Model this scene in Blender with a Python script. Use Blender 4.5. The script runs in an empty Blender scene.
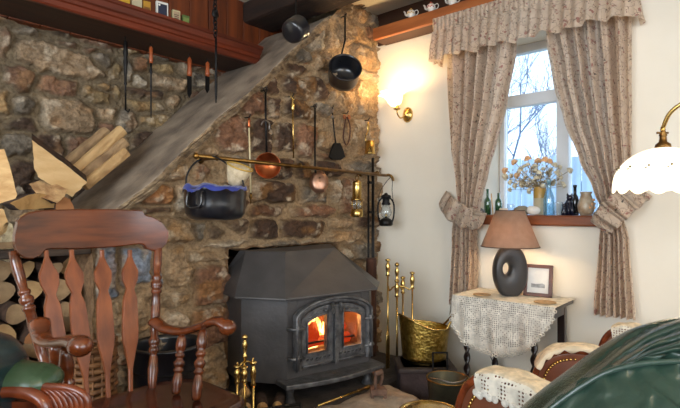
import bpy, bmesh, math, random
import numpy as np
from mathutils import Vector, Matrix, noise
random.seed(7)
C = bpy.context.scene.collection
PI = math.pi
H = 1.0            # camera height
FX, FY = 0.7513, 0.6600
def ray(px, py):
    t = (px-340)/490.0
    return Vector((FX+FY*t, FY-FX*t, (210-py)/490.0))
CAM = Vector((0, 0, H))
def onY(px, py, Y): r = ray(px, py); return CAM + r*(Y/r.y)
def onX(px, py, X): r = ray(px, py); return CAM + r*(X/r.x)
def onD(px, py, d): return CAM + ray(px, py)*d
def V(*a): return Vector(a)

def s2l(c):
    return tuple((x/12.92 if x <= .04045 else ((x+.055)/1.055)**2.4) for x in [v/255. for v in c])

# ------------------------------------------------------------ materials
MATS = {}
def mat(name, rgb, rough=.5, metal=0, rgb2=None, scale=8, stretch=(1,1,1), bump=0, bscale=None, emit=None, estr=0, coat=0, trans=0, detail=4, sheen=0):
    m = bpy.data.materials.new(name); m.use_nodes = True
    nt = m.node_tree; b = nt.nodes['Principled BSDF']
    c1 = s2l(rgb)+(1,)
    b.inputs['Base Color'].default_value = c1
    b.inputs['Roughness'].default_value = rough
    b.inputs['Metallic'].default_value = metal
    if coat: b.inputs['Coat Weight'].default_value = coat; b.inputs['Coat Roughness'].default_value = .12
    if sheen: b.inputs['Sheen Weight'].default_value = sheen
    if emit:
        b.inputs['Emission Color'].default_value = s2l(emit)+(1,); b.inputs['Emission Strength'].default_value = estr
    tc = nt.nodes.new('ShaderNodeTexCoord'); mp = nt.nodes.new('ShaderNodeMapping')
    mp.inputs['Scale'].default_value = stretch
    nt.links.new(tc.outputs['Object'], mp.inputs['Vector'])
    ns = nt.nodes.new('ShaderNodeTexNoise'); ns.inputs['Scale'].default_value = scale; ns.inputs['Detail'].default_value = detail
    nt.links.new(mp.outputs[0], ns.inputs['Vector'])
    if rgb2 is None: rgb2 = tuple(v*.82 for v in rgb)
    r = nt.nodes.new('ShaderNodeValToRGB')
    r.color_ramp.elements[0].position = .32; r.color_ramp.elements[1].position = .68
    r.color_ramp.elements[0].color = s2l(rgb2)+(1,); r.color_ramp.elements[1].color = c1
    nt.links.new(ns.outputs['Fac'], r.inputs['Fac']); nt.links.new(r.outputs['Color'], b.inputs['Base Color'])
    if bump:
        n2 = nt.nodes.new('ShaderNodeTexNoise'); n2.inputs['Scale'].default_value = bscale or scale*4; n2.inputs['Detail'].default_value = 5
        nt.links.new(mp.outputs[0], n2.inputs['Vector'])
        bp = nt.nodes.new('ShaderNodeBump'); bp.inputs['Strength'].default_value = bump; bp.inputs['Distance'].default_value = .01
        nt.links.new(n2.outputs['Fac'], bp.inputs['Height']); nt.links.new(bp.outputs[0], b.inputs['Normal'])
    if trans:
        out = nt.nodes['Material Output']; tr = nt.nodes.new('ShaderNodeBsdfTranslucent'); mx = nt.nodes.new('ShaderNodeMixShader')
        nt.links.new(r.outputs['Color'], tr.inputs['Color']); mx.inputs[0].default_value = trans
        nt.links.new(b.outputs[0], mx.inputs[1]); nt.links.new(tr.outputs[0], mx.inputs[2]); nt.links.new(mx.outputs[0], out.inputs['Surface'])
    MATS[name] = m
    return m

def glass(name, tint, alpha=.15, rough=.05, white=0.0):
    m = bpy.data.materials.new(name); m.use_nodes = True
    nt = m.node_tree; nt.nodes.clear()
    out = nt.nodes.new('ShaderNodeOutputMaterial')
    t = nt.nodes.new('ShaderNodeBsdfTransparent'); t.inputs[0].default_value = tint+(1,)
    g = nt.nodes.new('ShaderNodeBsdfGlossy'); g.inputs['Roughness'].default_value = rough
    d = nt.nodes.new('ShaderNodeBsdfDiffuse'); d.inputs[0].default_value = tint+(1,)
    m0 = nt.nodes.new('ShaderNodeMixShader'); m0.inputs[0].default_value = white
    nt.links.new(t.outputs[0], m0.inputs[1]); nt.links.new(d.outputs[0], m0.inputs[2])
    fr = nt.nodes.new('ShaderNodeLayerWeight'); fr.inputs[0].default_value = .3
    mth = nt.nodes.new('ShaderNodeMath'); mth.operation = 'MULTIPLY_ADD'; mth.inputs[1].default_value = .6; mth.inputs[2].default_value = alpha
    nt.links.new(fr.outputs['Facing'], mth.inputs[0]); mth.use_clamp = True
    m1 = nt.nodes.new('ShaderNodeMixShader')
    nt.links.new(mth.outputs[0], m1.inputs[0]); nt.links.new(m0.outputs[0], m1.inputs[1]); nt.links.new(g.outputs[0], m1.inputs[2])
    nt.links.new(m1.outputs[0], out.inputs['Surface'])
    return m

def lace(name, rgb, scale, hole=.3, stretch=(1,1,1), rosette=0):
    m = mat(name, rgb, .9, bump=0, scale=30)
    nt = m.node_tree; b = nt.nodes['Principled BSDF']; out = nt.nodes['Material Output']
    tc = nt.nodes.new('ShaderNodeTexCoord'); mp = nt.nodes.new('ShaderNodeMapping'); mp.inputs['Scale'].default_value = stretch
    nt.links.new(tc.outputs['Object'], mp.inputs['Vector'])
    flat = stretch[0] < .1
    if flat:
        sx_ = nt.nodes.new('ShaderNodeSeparateXYZ'); cx_ = nt.nodes.new('ShaderNodeCombineXYZ')
        nt.links.new(mp.outputs[0], sx_.inputs[0]); nt.links.new(sx_.outputs[1], cx_.inputs[0]); nt.links.new(sx_.outputs[2], cx_.inputs[1]); mp = cx_
    vo = nt.nodes.new('ShaderNodeTexVoronoi'); vo.inputs['Scale'].default_value = scale; vo.inputs['Randomness'].default_value = .15
    if flat: vo.voronoi_dimensions = '2D'
    nt.links.new(mp.outputs[0], vo.inputs['Vector'])
    lt = nt.nodes.new('ShaderNodeMath'); lt.operation = 'LESS_THAN'; lt.inputs[1].default_value = hole
    nt.links.new(vo.outputs['Distance'], lt.inputs[0])
    fac = lt.outputs[0]
    if rosette:
        v2 = nt.nodes.new('ShaderNodeTexVoronoi'); v2.inputs['Scale'].default_value = rosette; v2.inputs['Randomness'].default_value = .1
        if flat: v2.voronoi_dimensions = '2D'
        nt.links.new(mp.outputs[0], v2.inputs['Vector'])
        g2 = nt.nodes.new('ShaderNodeMath'); g2.operation = 'GREATER_THAN'; g2.inputs[1].default_value = .46
        nt.links.new(v2.outputs['Distance'], g2.inputs[0])
        sn = nt.nodes.new('ShaderNodeMath'); sn.operation = 'MULTIPLY'; sn.inputs[1].default_value = 42
        nt.links.new(v2.outputs['Distance'], sn.inputs[0])
        s2 = nt.nodes.new('ShaderNodeMath'); s2.operation = 'SINE'; nt.links.new(sn.outputs[0], s2.inputs[0])
        g3 = nt.nodes.new('ShaderNodeMath'); g3.operation = 'GREATER_THAN'; g3.inputs[1].default_value = -.2
        nt.links.new(s2.outputs[0], g3.inputs[0])
        mm = nt.nodes.new('ShaderNodeMath'); mm.operation = 'MAXIMUM'
        nt.links.new(g2.outputs[0], mm.inputs[0]); nt.links.new(g3.outputs[0], mm.inputs[1])
        m3 = nt.nodes.new('ShaderNodeMath'); m3.operation = 'MULTIPLY'
        nt.links.new(mm.outputs[0], m3.inputs[0]); nt.links.new(lt.outputs[0], m3.inputs[1]); fac = m3.outputs[0]
    tr = nt.nodes.new('ShaderNodeBsdfTransparent'); mx = nt.nodes.new('ShaderNodeMixShader')
    nt.links.new(fac, mx.inputs[0]); nt.links.new(b.outputs[0], mx.inputs[1]); nt.links.new(tr.outputs[0], mx.inputs[2])
    nt.links.new(mx.outputs[0], out.inputs['Surface'])
    return m

def fabric_floral(name):
    m = mat(name, (232,214,194), .9, rgb2=(216,198,178), scale=25, sheen=.2)
    nt = m.node_tree; b = nt.nodes['Principled BSDF']; out = nt.nodes['Material Output']
    base = b.inputs['Base Color'].links[0].from_socket
    tc = nt.nodes.new('ShaderNodeTexCoord')
    mp = nt.nodes.new('ShaderNodeMapping'); mp.inputs['Scale'].default_value = (0.6,1,1)
    nt.links.new(tc.outputs['Object'], mp.inputs['Vector'])
    cur = base
    def layer(scale, lo, hi, col, op='LESS_THAN', feat='F1', seed=0):
        nonlocal cur
        m2 = nt.nodes.new('ShaderNodeMapping'); m2.inputs['Location'].default_value = (seed,seed*.7,seed*.3)
        nt.links.new(mp.outputs[0], m2.inputs['Vector'])
        ns = nt.nodes.new('ShaderNodeTexNoise'); ns.inputs['Scale'].default_value = scale*1.3
        nt.links.new(m2.outputs[0], ns.inputs['Vector'])
        ad = nt.nodes.new('ShaderNodeMixRGB'); ad.blend_type = 'ADD'; ad.inputs[0].default_value = .05
        nt.links.new(m2.outputs[0], ad.inputs[1]); nt.links.new(ns.outputs['Color'], ad.inputs[2])
        vo = nt.nodes.new('ShaderNodeTexVoronoi'); vo.inputs['Scale'].default_value = scale; vo.feature = feat
        nt.links.new(ad.outputs[0], vo.inputs['Vector'])
        r = nt.nodes.new('ShaderNodeValToRGB'); e = r.color_ramp.elements
        e[0].position = lo; e[0].color = (1,1,1,1); e[1].position = hi; e[1].color = (0,0,0,1)
        nt.links.new(vo.outputs['Distance'], r.inputs['Fac'])
        mx = nt.nodes.new('ShaderNodeMixRGB'); mx.inputs[2].default_value = s2l(col)+(1,)
        nt.links.new(r.outputs['Color'], mx.inputs[0]); nt.links.new(cur, mx.inputs[1]); cur = mx.outputs[0]
    layer(30, .16, .24, (180,132,120))
    layer(34, .10, .16, (92,82,72), seed=3.3)
    layer(26, .012, .03, (172,146,126), feat='DISTANCE_TO_EDGE', seed=1.7)
    layer(46, .10, .16, (150,104,94), seed=5.1)
    nt.links.new(cur, b.inputs['Base Color'])
    tr = nt.nodes.new('ShaderNodeBsdfTranslucent'); mx = nt.nodes.new('ShaderNodeMixShader'); mx.inputs[0].default_value = .5
    nt.links.new(cur, tr.inputs['Color']); nt.links.new(b.outputs[0], mx.inputs[1]); nt.links.new(tr.outputs[0], mx.inputs[2])
    nt.links.new(mx.outputs[0], out.inputs['Surface'])
    return m

# ------------------------------------------------------------ mesh builder
def basis(d):
    d = Vector(d).normalized()
    a = Vector((0,0,1)) if abs(d.z) < .9 else Vector((1,0,0))
    u = a.cross(d).normalized(); w = d.cross(u)
    return u, w, d
def cr(pts, n=6):
    pts = [Vector(p) for p in pts]; out = []
    P = [2*pts[0]-pts[1]] + pts + [2*pts[-1]-pts[-2]]
    for i in range(1, len(P)-2):
        for k in range(n):
            t = k/n; a,b,c,d = P[i-1],P[i],P[i+1],P[i+2]
            out.append(.5*((2*b)+(c-a)*t+(2*a-5*b+4*c-d)*t*t+(3*b-a-3*c+d)*t**3))
    out.append(pts[-1]); return out
def crs(vals, n=6):
    return [v.x for v in cr([(x,0,0) for x in vals], n)]

class MB:
    def __init__(s): s.v=[]; s.f=[]; s.sm=[]; s.mi=[]
    def add(s, vs, fs, sm=False, mi=0):
        o=len(s.v); s.v += [Vector(v) for v in vs]
        for f in fs: s.f.append([i+o for i in f]); s.sm.append(sm); s.mi.append(mi)
        return s
    def box(s, x0,x1,y0,y1,z0,z1, mi=0):
        vs=[(x,y,z) for z in (z0,z1) for y in (y0,y1) for x in (x0,x1)]
        return s.add(vs,[(0,2,3,1),(4,5,7,6),(0,1,5,4),(2,6,7,3),(0,4,6,2),(1,3,7,5)],False,mi)
    def obox(s, c, size, ex, ey, ez, mi=0):
        c=Vector(c); ex=Vector(ex).normalized()*size[0]/2; ey=Vector(ey).normalized()*size[1]/2; ez=Vector(ez).normalized()*size[2]/2
        vs=[c+ex*a+ey*b+ez*d for d in (-1,1) for b in (-1,1) for a in (-1,1)]
        return s.add(vs,[(0,2,3,1),(4,5,7,6),(0,1,5,4),(2,6,7,3),(0,4,6,2),(1,3,7,5)],False,mi)
    def beam(s, a, b, w, t, up=(0,0,1), mi=0):
        a=Vector(a); b=Vector(b); d=(b-a); L=d.length; d.normalize()
        u=Vector(up).cross(d); u.normalize(); w2=d.cross(u)
        return s.obox((a+b)/2,(w,t,L),u,w2,d,mi)
    def lathe(s, prof, o=(0,0,0), ax=(0,0,1), seg=24, sm=True, mi=0, scale=(1,1), wob=None):
        u,w,d=basis(ax) if tuple(ax)!=(0,0,1) else (Vector((1,0,0)),Vector((0,1,0)),Vector((0,0,1)))
        o=Vector(o); vs=[]; n=len(prof)
        for (r,z) in prof:
            for k in range(seg):
                a=2*PI*k/seg; rr=r*(wob(a,z) if wob else 1)
                vs.append(o+u*(rr*math.cos(a)*scale[0])+w*(rr*math.sin(a)*scale[1])+d*z)
        fs=[]
        for i in range(n-1):
            for k in range(seg):
                k2=(k+1)%seg; fs.append((i*seg+k,i*seg+k2,(i+1)*seg+k2,(i+1)*seg+k))
        if prof[0][0]>1e-6: fs.append(tuple(reversed(range(seg))))
        if prof[-1][0]>1e-6 : fs.append(tuple((n-1)*seg+k for k in range(seg)))
        return s.add(vs,fs,sm,mi)
    def shell(s, prof, o=(0,0,0), ax=(0,0,1), seg=24, mi=0, scale=(1,1), wob=None):
        # open thin shell: profile is a closed loop (outer up, inner down)
        u,w,d=basis(ax) if tuple(ax)!=(0,0,1) else (Vector((1,0,0)),Vector((0,1,0)),Vector((0,0,1)))
        o=Vector(o); vs=[]; n=len(prof)
        for (r,z) in prof:
            for k in range(seg):
                a=2*PI*k/seg; rr=r*(wob(a,z) if wob else 1)
                vs.append(o+u*(rr*math.cos(a)*scale[0])+w*(rr*math.sin(a)*scale[1])+d*z)
        fs=[]
        for i in range(n-1):
            for k in range(seg):
                k2=(k+1)%seg; fs.append((i*seg+k,i*seg+k2,(i+1)*seg+k2,(i+1)*seg+k))
        return s.add(vs,fs,True,mi)
    def tube(s, pts, r, seg=8, mi=0, flat=1, up=None, sm=True, close=False):
        pts=[Vector(p) for p in pts]; n=len(pts); vs=[]
        if not hasattr(r,'__len__'): r=[r]*n
        pu=None
        for i,p in enumerate(pts):
            if close: d=(pts[(i+1)%n]-pts[i-1])
            else: d=(pts[min(i+1,n-1)]-pts[max(i-1,0)])
            d.normalize()
            if up is not None:
                u=Vector(up).cross(d); 
                if u.length<1e-4: u=basis(d)[0]
                u.normalize()
            elif pu is None: u=basis(d)[0]
            else:
                u=pu-d*pu.dot(d)
                if u.length<1e-4: u=basis(d)[0]
                u.normalize()
            pu=u; w=d.cross(u)
            for k in range(seg):
                a=2*PI*k/seg; vs.append(p+u*(r[i]*math.cos(a))+w*(r[i]*flat*math.sin(a)))
        fs=[]
        m=n if close else n-1
        for i in range(m):
            j=(i+1)%n
            for k in range(seg):
                k2=(k+1)%seg; fs.append((i*seg+k,i*seg+k2,j*seg+k2,j*seg+k))
        if not close:
            fs.append(tuple(reversed(range(seg)))); fs.append(tuple((n-1)*seg+k for k in range(seg)))
        return s.add(vs,fs,sm,mi)
    def ring(s, c, R, r, ax=(0,0,1), seg=24, sg2=8, mi=0, sc=(1,1)):
        u,w,d=basis(ax); c=Vector(c)
        return s.tube([c+u*(R*sc[0]*math.cos(2*PI*k/seg))+w*(R*sc[1]*math.sin(2*PI*k/seg)) for k in range(seg)], r, sg2, mi, close=True)
    def ell(s, c, rad, seg=14, ax=None, mi=0, nz=0):
        c=Vector(c); n=seg//2+1; vs=[]; 
        ux,uy,uz=(Vector((1,0,0)),Vector((0,1,0)),Vector((0,0,1))) if ax is None else basis(ax)
        for i in range(n+1):
            th=PI*i/n
            for k in range(seg):
                a=2*PI*k/seg; q=1
                if nz: q=1+nz*noise.noise(Vector((math.cos(a)*math.sin(th)*1.7,math.sin(a)*math.sin(th)*1.7,math.cos(th)*1.7))+c*13)
                vs.append(c+(ux*(rad[0]*math.sin(th)*math.cos(a))+uy*(rad[1]*math.sin(th)*math.sin(a))-uz*(rad[2]*math.cos(th)))*q)
        fs=[(i*seg+k,i*seg+(k+1)%seg,(i+1)*seg+(k+1)%seg,(i+1)*seg+k) for i in range(n) for k in range(seg)]
        return s.add(vs,fs,True,mi)
    def prism(s, pts, ext, mi=0, sm=False):
        n=len(pts); pts=[Vector(p) for p in pts]; e=Vector(ext)
        return s.add(pts+[p+e for p in pts],[tuple(reversed(range(n))),tuple(range(n,2*n))]+[(i,(i+1)%n,(i+1)%n+n,i+n) for i in range(n)],sm,mi)
    def grid(s, fn, nu, nv, mi=0, wrapu=False, sm=True):
        vs=[fn(i/nu, j/nv) for j in range(nv+1) for i in range(nu+(0 if wrapu else 1))]
        w=nu+(0 if wrapu else 1); fs=[]
        for j in range(nv):
            for i in range(nu):
                i2=(i+1)%w; fs.append((j*w+i,j*w+i2,(j+1)*w+i2,(j+1)*w+i))
        return s.add(vs,fs,sm,mi)
    def obj(s, name, mats, parent=None, loc=(0,0,0), bev=0, solid=0, sub=0, normals=True):
        me=bpy.data.meshes.new(name)
        loc=Vector(loc)
        me.from_pydata([v-loc for v in s.v],[],s.f)
        if not isinstance(mats,(list,tuple)): mats=[mats]
        for m in mats: me.materials.append(m)
        for p,a,b in zip(me.polygons,s.sm,s.mi): p.use_smooth=a; p.material_index=b
        if normals or bev:
            bm=bmesh.new(); bm.from_mesh(me)
            if normals: bmesh.ops.recalc_face_normals(bm, faces=bm.faces)
            bm.to_mesh(me); bm.free()
        o=bpy.data.objects.new(name, me); C.objects.link(o); o.location=loc
        if parent: o.parent=parent
        if solid:
            md=o.modifiers.new('s','SOLIDIFY'); md.thickness=solid; md.offset=0
        if bev:
            md=o.modifiers.new('b','BEVEL'); md.width=bev; md.segments=2; md.limit_method='ANGLE'; md.angle_limit=.6
        if sub:
            md=o.modifiers.new('u','SUBSURF'); md.levels=sub; md.render_levels=sub
        return o

def solo(name, label, cat, mb, mats, group=None, kind=None, **k):
    lo=Vector([min(v[i] for v in mb.v) for i in range(3)]); hi=Vector([max(v[i] for v in mb.v) for i in range(3)])
    loc=Vector(((lo.x+hi.x)/2,(lo.y+hi.y)/2,lo.z))
    o=mb.obj(name, mats, None, loc, **k); o['label']=label; o['category']=cat
    if group: o['group']=group
    if kind: o['kind']=kind
    return o
def struct(name, mb, mats, **k):
    o=mb.obj(name, mats, **k); o['kind']='structure'; return o
class Thing:
    def __init__(s, name, label, cat, loc=(0,0,0), rz=0, group=None):
        o=bpy.data.objects.new(name,None); o.empty_display_size=.05; C.objects.link(o); o.location=loc; o.rotation_euler=(0,0,rz)
        o['label']=label; o['category']=cat
        if group: o['group']=group
        s.o=o; s.M=(Matrix.Translation(Vector(loc))@Matrix.Rotation(rz,4,'Z')); s.I=s.M.inverted()
    def p(s, name, mb, mats, parent=None, label=None, world=False, **k):
        if world: mb.v=[s.I@v for v in mb.v]
        o=mb.obj(name, mats, parent or s.o, **k)
        if label: o['label']=label
        return o

# ------------------------------------------------------------ palette
brass = mat('brass',(228,196,122),.24,1,rgb2=(184,148,84),scale=14,bump=.05)
brassd = mat('aged_brass',(150,112,58),.38,1,rgb2=(96,70,40),scale=20,bump=.1)
hammered = mat('hammered_brass',(218,186,98),.3,1,rgb2=(160,128,56),scale=40,bump=.5,bscale=90)
copper = mat('copper',(196,112,70),.3,1,rgb2=(140,72,44),scale=12,bump=.05)
iron = mat('black_iron',(34,32,32),.45,.6,rgb2=(20,19,19),scale=20,bump=.15)
pewter = mat('worn_steel',(150,142,136),.35,.9,rgb2=(100,92,86),scale=20)
enamel = mat('black_enamel',(22,24,30),.28,0,rgb2=(18,19,24),scale=6,coat=.6)
stovem = mat('stove_metal',(86,83,83),.42,.3,rgb2=(74,72,72),scale=10,bump=.12,bscale=60)
stovec = mat('cast_iron_grey',(116,116,118),.4,.55,rgb2=(70,70,72),scale=30,bump=.35,bscale=120)
rustym = mat('rusty_iron',(128,100,84),.75,.3,rgb2=(82,60,50),scale=30,bump=.4)
chairw = mat('rocker_wood',(116,56,24),.25,0,rgb2=(72,32,12),scale=14,stretch=(.35,2,3.2),bump=.04,coat=.55)
splatw = mat('rocker_splat_wood',(146,80,42),.33,0,rgb2=(108,54,28),scale=12,stretch=(3,3,.5),bump=.03,coat=.3)
seatw = mat('rocker_seat_wood',(84,42,28),.22,0,rgb2=(56,28,20),scale=12,stretch=(.5,3,3),coat=.6)
mahog = mat('mahogany',(132,62,30),.25,0,rgb2=(88,38,18),scale=12,stretch=(.5,3,3),coat=.5)
shelfw = mat('shelf_wood',(112,44,20),.42,0,rgb2=(76,28,12),scale=9,stretch=(.3,4,4),bump=.05)
panelw = mat('panel_wood',(122,58,22),.5,0,rgb2=(78,34,12),scale=8,stretch=(4,4,.3),bump=.05)
sillw = mat('sill_wood',(142,78,42),.4,0,rgb2=(104,52,26),scale=12,stretch=(3,.3,3),bump=.04)
beamw = mat('beam_wood',(52,32,20),.75,0,rgb2=(30,18,12),scale=9,stretch=(3,.4,3),bump=.4)
fasciaw = mat('fascia_wood',(176,104,54),.45,0,rgb2=(140,76,38),scale=8,stretch=(4,.4,4),bump=.05)
dbrown = mat('dark_brown_paint',(70,42,26),.6)
plaster = mat('cream_plaster',(238,230,214),.85,0,rgb2=(232,223,206),scale=3,bump=.08,bscale=22)
ceilm = mat('ceiling_plaster',(232,222,200),.9,0,scale=3,bump=.1,bscale=30)
whitep = mat('white_paint',(236,238,240),.4,0,rgb2=(230,232,235))
slate = mat('slate',(160,144,126),.6,0,rgb2=(104,92,82),scale=8,bump=.4,bscale=50)
kerbm = mat('kerb_stone',(164,148,130),.8,0,rgb2=(118,102,88),scale=14,bump=.7,bscale=60)
carpet = mat('carpet',(96,70,56),.95,0,scale=40,bump=.3)
splitw = mat('split_wood',(214,176,122),.75,0,rgb2=(180,136,84),scale=14,stretch=(1,1,3),bump=.3,bscale=60)
splitw2 = mat('weathered_split_wood',(168,138,100),.8,0,rgb2=(110,84,58),scale=14,bump=.4,bscale=60)
bark = mat('bark',(84,60,44),.95,0,rgb2=(48,34,26),scale=20,bump=.9)
glead = mat('green_leather',(44,66,56),.26,0,rgb2=(28,46,40),scale=5,bump=.15,bscale=160,coat=.25)
gleadp = mat('green_arm_leather',(62,88,62),.3,0,rgb2=(48,70,48),scale=6,bump=.12,bscale=120,coat=.2)
bleather = mat('brown_leather',(126,74,50),.34,0,rgb2=(84,44,28),scale=7,bump=.1,bscale=120,coat=.2)
darkwood = mat('dark_table_wood',(46,30,24),.35,0,rgb2=(28,18,14),scale=12,coat=.3)
floral = fabric_floral('floral_curtain_fabric')
lacew = lace('crochet_lace',(226,219,206),115,.27,stretch=(.02,1,1),rosette=14)
lacec = lace('lace_cover',(240,232,216),105,.34)
lacesolid = mat('lace_solid',(236,216,184),.9,scale=60,bump=.3)
winglass = glass('window_glass',(1,1,1),.02,.02)
stoveglass = glass('stove_glass',(.95,.85,.75),.03,.1)
greenglass = glass('green_glass',(.04,.22,.09),.1,.05,.25)
blueglass = glass('blue_glass',(.45,.72,.85),.12,.05,.2)
clearglass = glass('clear_glass',(.9,.95,.97),.12,.05,.08)
cerw = mat('white_china',(238,232,222),.25,coat=.3)
# ------------------------------------------------------------ stone relief
rng=np.random.RandomState(3)
LAT=rng.rand(256,256)
def vn(x,y):
    xi=np.floor(x).astype(int); yi=np.floor(y).astype(int); fx=x-xi; fy=y-yi
    fx=fx*fx*(3-2*fx); fy=fy*fy*(3-2*fy)
    a=LAT[xi%256,yi%256]; b=LAT[(xi+1)%256,yi%256]; c=LAT[xi%256,(yi+1)%256]; d=LAT[(xi+1)%256,(yi+1)%256]
    return (a*(1-fx)+b*fx)*(1-fy)+(c*(1-fx)+d*fx)*fy
def fbm(x,y,s,o=4):
    r=0; a=.5; t=0
    for i in range(o): r=r+a*vn(x*s+i*17.3,y*s+i*31.7); t+=a; s*=2.03; a*=.55
    return r/t
COL={'T':(156,130,98),'R':(122,86,62),'D':(76,54,38),'Y':(154,128,82),'G':(120,110,96),'P':(180,168,148),'B':(124,132,144),'O':(160,112,72)}
def stonemat(name):
    m=bpy.data.materials.new(name); m.use_nodes=True; nt=m.node_tree; b=nt.nodes['Principled BSDF']
    b.inputs['Roughness'].default_value=.82
    at=nt.nodes.new('ShaderNodeAttribute'); at.attribute_name='col'
    tc=nt.nodes.new('ShaderNodeTexCoord'); ns=nt.nodes.new('ShaderNodeTexNoise'); ns.inputs['Scale'].default_value=80; ns.inputs['Detail'].default_value=6; ns.inputs['Roughness'].default_value=.65
    nt.links.new(tc.outputs['Object'],ns.inputs['Vector'])
    r=nt.nodes.new('ShaderNodeValToRGB'); r.color_ramp.elements[0].position=.3; r.color_ramp.elements[0].color=(.55,.51,.47,1); r.color_ramp.elements[1].position=.72; r.color_ramp.elements[1].color=(1.35,1.32,1.3,1)
    nt.links.new(ns.outputs['Fac'],r.inputs['Fac'])
    mx=nt.nodes.new('ShaderNodeMixRGB'); mx.blend_type='MULTIPLY'; mx.inputs[0].default_value=1
    nt.links.new(at.outputs['Color'],mx.inputs[1]); nt.links.new(r.outputs['Color'],mx.inputs[2]); nt.links.new(mx.outputs[0],b.inputs['Base Color'])
    bp=nt.nodes.new('ShaderNodeBump'); bp.inputs['Strength'].default_value=.8; bp.inputs['Distance'].default_value=.012
    nt.links.new(ns.outputs['Fac'],bp.inputs['Height']); nt.links.new(bp.outputs[0],b.inputs['Normal'])
    return m
stonem=stonemat('rubble_stone')
def stones_from(list_, Y):
    S=[]
    for e in list_:
        x0,y0,x1,y1,c=e[:5]; ang=math.radians(e[5]) if len(e)>5 else 0
        cx,cy=(x0+x1)/2,(y0+y1)/2
        c0=onY(cx,cy,Y); w=onY(x1,cy,Y).x-onY(x0,cy,Y).x; h=onY(cx,y0,Y).z-onY(cx,y1,Y).z
        S.append([c0.x,c0.z,w,h,ang,c])
    return S
def sdf(S,X,Z):
    out=[]
    for (cx,cz,w,h,a,c) in S:
        dx=X-cx; dz=Z-cz; ca,sa=math.cos(a),math.sin(a)
        u=np.abs(dx*ca+dz*sa)/(w/2); v=np.abs(-dx*sa+dz*ca)/(h/2)
        q=(u**3.6+v**3.6)**(1/3.6)
        out.append((q-1)*min(w,h)/2)
    return np.array(out)
def relief(name, Y, x0,x1,z0,z1, traced, inside, res=.005, course=.085, seed=1, mort=(150,128,100), fillcols='TRDGTR', depth=.03, parent=None, desat=0, grow=.011):
    S=stones_from(traced,Y); rr=random.Random(seed)
    z=z0+.03
    while z<z1+.05:
        h=course*rr.uniform(.7,1.3); x=x0-rr.uniform(0,.1)
        while x<x1+.05:
            w=rr.uniform(.09,.22)
            cx,cz=x+w/2,z+h/2
            d=sdf(S[:len(traced)],np.array([cx,cx-w*.3,cx+w*.3]),np.array([cz,cz,cz])).min() if traced else 1
            if d>.012: S.append([cx,cz,w-.008,h-.008,rr.uniform(-.06,.06),rr.choice(fillcols)])
            x+=w
        z+=h
    nx=int((x1-x0)/res)+1; nz=int((z1-z0)/res)+1
    X,Z=np.meshgrid(np.linspace(x0,x1,nx),np.linspace(z0,z1,nz))
    wx=(fbm(X+5,Z+9,16,3)-.5)*.035+(fbm(X+1,Z+3,60,2)-.5)*.010; wz=(fbm(X+15,Z+2,16,3)-.5)*.03+(fbm(X+7,Z+6,60,2)-.5)*.010
    D=sdf(S,X+wx,Z+wz)
    idx=D.argmin(0); Ds=np.sort(D,axis=0)[:2]; d1,d2=Ds[0],Ds[1]
    m=np.minimum(-d1+grow,(d2-d1)/2-.0035)
    sm=np.clip(m/.012,0,1); sm=sm*sm*(3-2*sm)
    dome=np.clip(m/.05,0,1)**.6
    rs=np.random.RandomState(seed); ro=rs.rand(len(S)); tx=(rs.rand(len(S))-.5)*.16; tz=(rs.rand(len(S))-.5)*.22
    cx=np.array([s[0] for s in S]); cz=np.array([s[1] for s in S])
    facet=np.abs(fbm(X+2,Z+11,13,3)-.5)*2+1.2*np.abs(fbm(X*.45+8,Z*1.8+1,22,3)-.5)
    hgt=sm*(depth*.6+depth*.7*ro[idx]+dome*depth*.25+tx[idx]*(X-cx[idx])+tz[idx]*(Z-cz[idx])-facet*.028)+ (fbm(X,Z,45,4)-.5)*.012*(.4+sm) + (1-sm)*(fbm(X+3,Z,20,2)-.5)*.008
    hgt=hgt-.009*np.exp(-((m-.001)/.0035)**2)
    base=np.array([s2l(COL[s[5]]) for s in S]); jit=1+(rs.rand(len(S),1)-.5)*.35
    col=(base*jit)[idx]
    n1=fbm(X+31,Z+7,11,4)[...,None]; n2=fbm(X+3,Z+27,30,4)[...,None]
    col=col*(.66+.68*n1)*(.35+1.3*n2)
    ocr=np.array(s2l((196,140,70)))
    k=np.clip((fbm(X+51,Z+4,9,3)[...,None]-.58)*3,0,.3); col=col*(1-k)+ocr*k*.9
    pale=np.array(s2l((205,190,165))); k=np.clip((fbm(X+61,Z+41,22,4)[...,None]-.6)*5,0,.6); col=col*(1-k)+pale*k
    mc=np.array(s2l(mort))*(.7+.6*n2); g_=col.mean(-1,keepdims=True)*np.array([1.08,1.0,.84]); col=col*(1-desat)+g_*desat
    s3=sm[...,None]; col=col*s3+mc*(1-s3)
    keep=inside(X,Z)
    vi=-np.ones(X.shape,int); 
    q=keep[:-1,:-1]&keep[1:,:-1]&keep[:-1,1:]&keep[1:,1:]
    used=np.zeros(X.shape,bool); used[:-1,:-1]|=q; used[1:,:-1]|=q; used[:-1,1:]|=q; used[1:,1:]|=q
    vi[used]=np.arange(used.sum())
    co=np.stack([X[used],Y-hgt[used],Z[used]],-1)
    fs=np.stack([vi[:-1,:-1][q],vi[:-1,1:][q],vi[1:,1:][q],vi[1:,:-1][q]],-1)
    me=bpy.data.meshes.new(name); nf=len(fs)
    me.vertices.add(len(co)); me.vertices.foreach_set('co',co.ravel()); me.loops.add(nf*4); me.loops.foreach_set('vertex_index',fs.ravel())
    me.polygons.add(nf); me.polygons.foreach_set('loop_start',np.arange(nf)*4); me.polygons.foreach_set('loop_total',np.full(nf,4)); me.polygons.foreach_set('use_smooth',np.ones(nf,bool))
    me.update(); at=me.color_attributes.new('col','FLOAT_COLOR','POINT')
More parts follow.
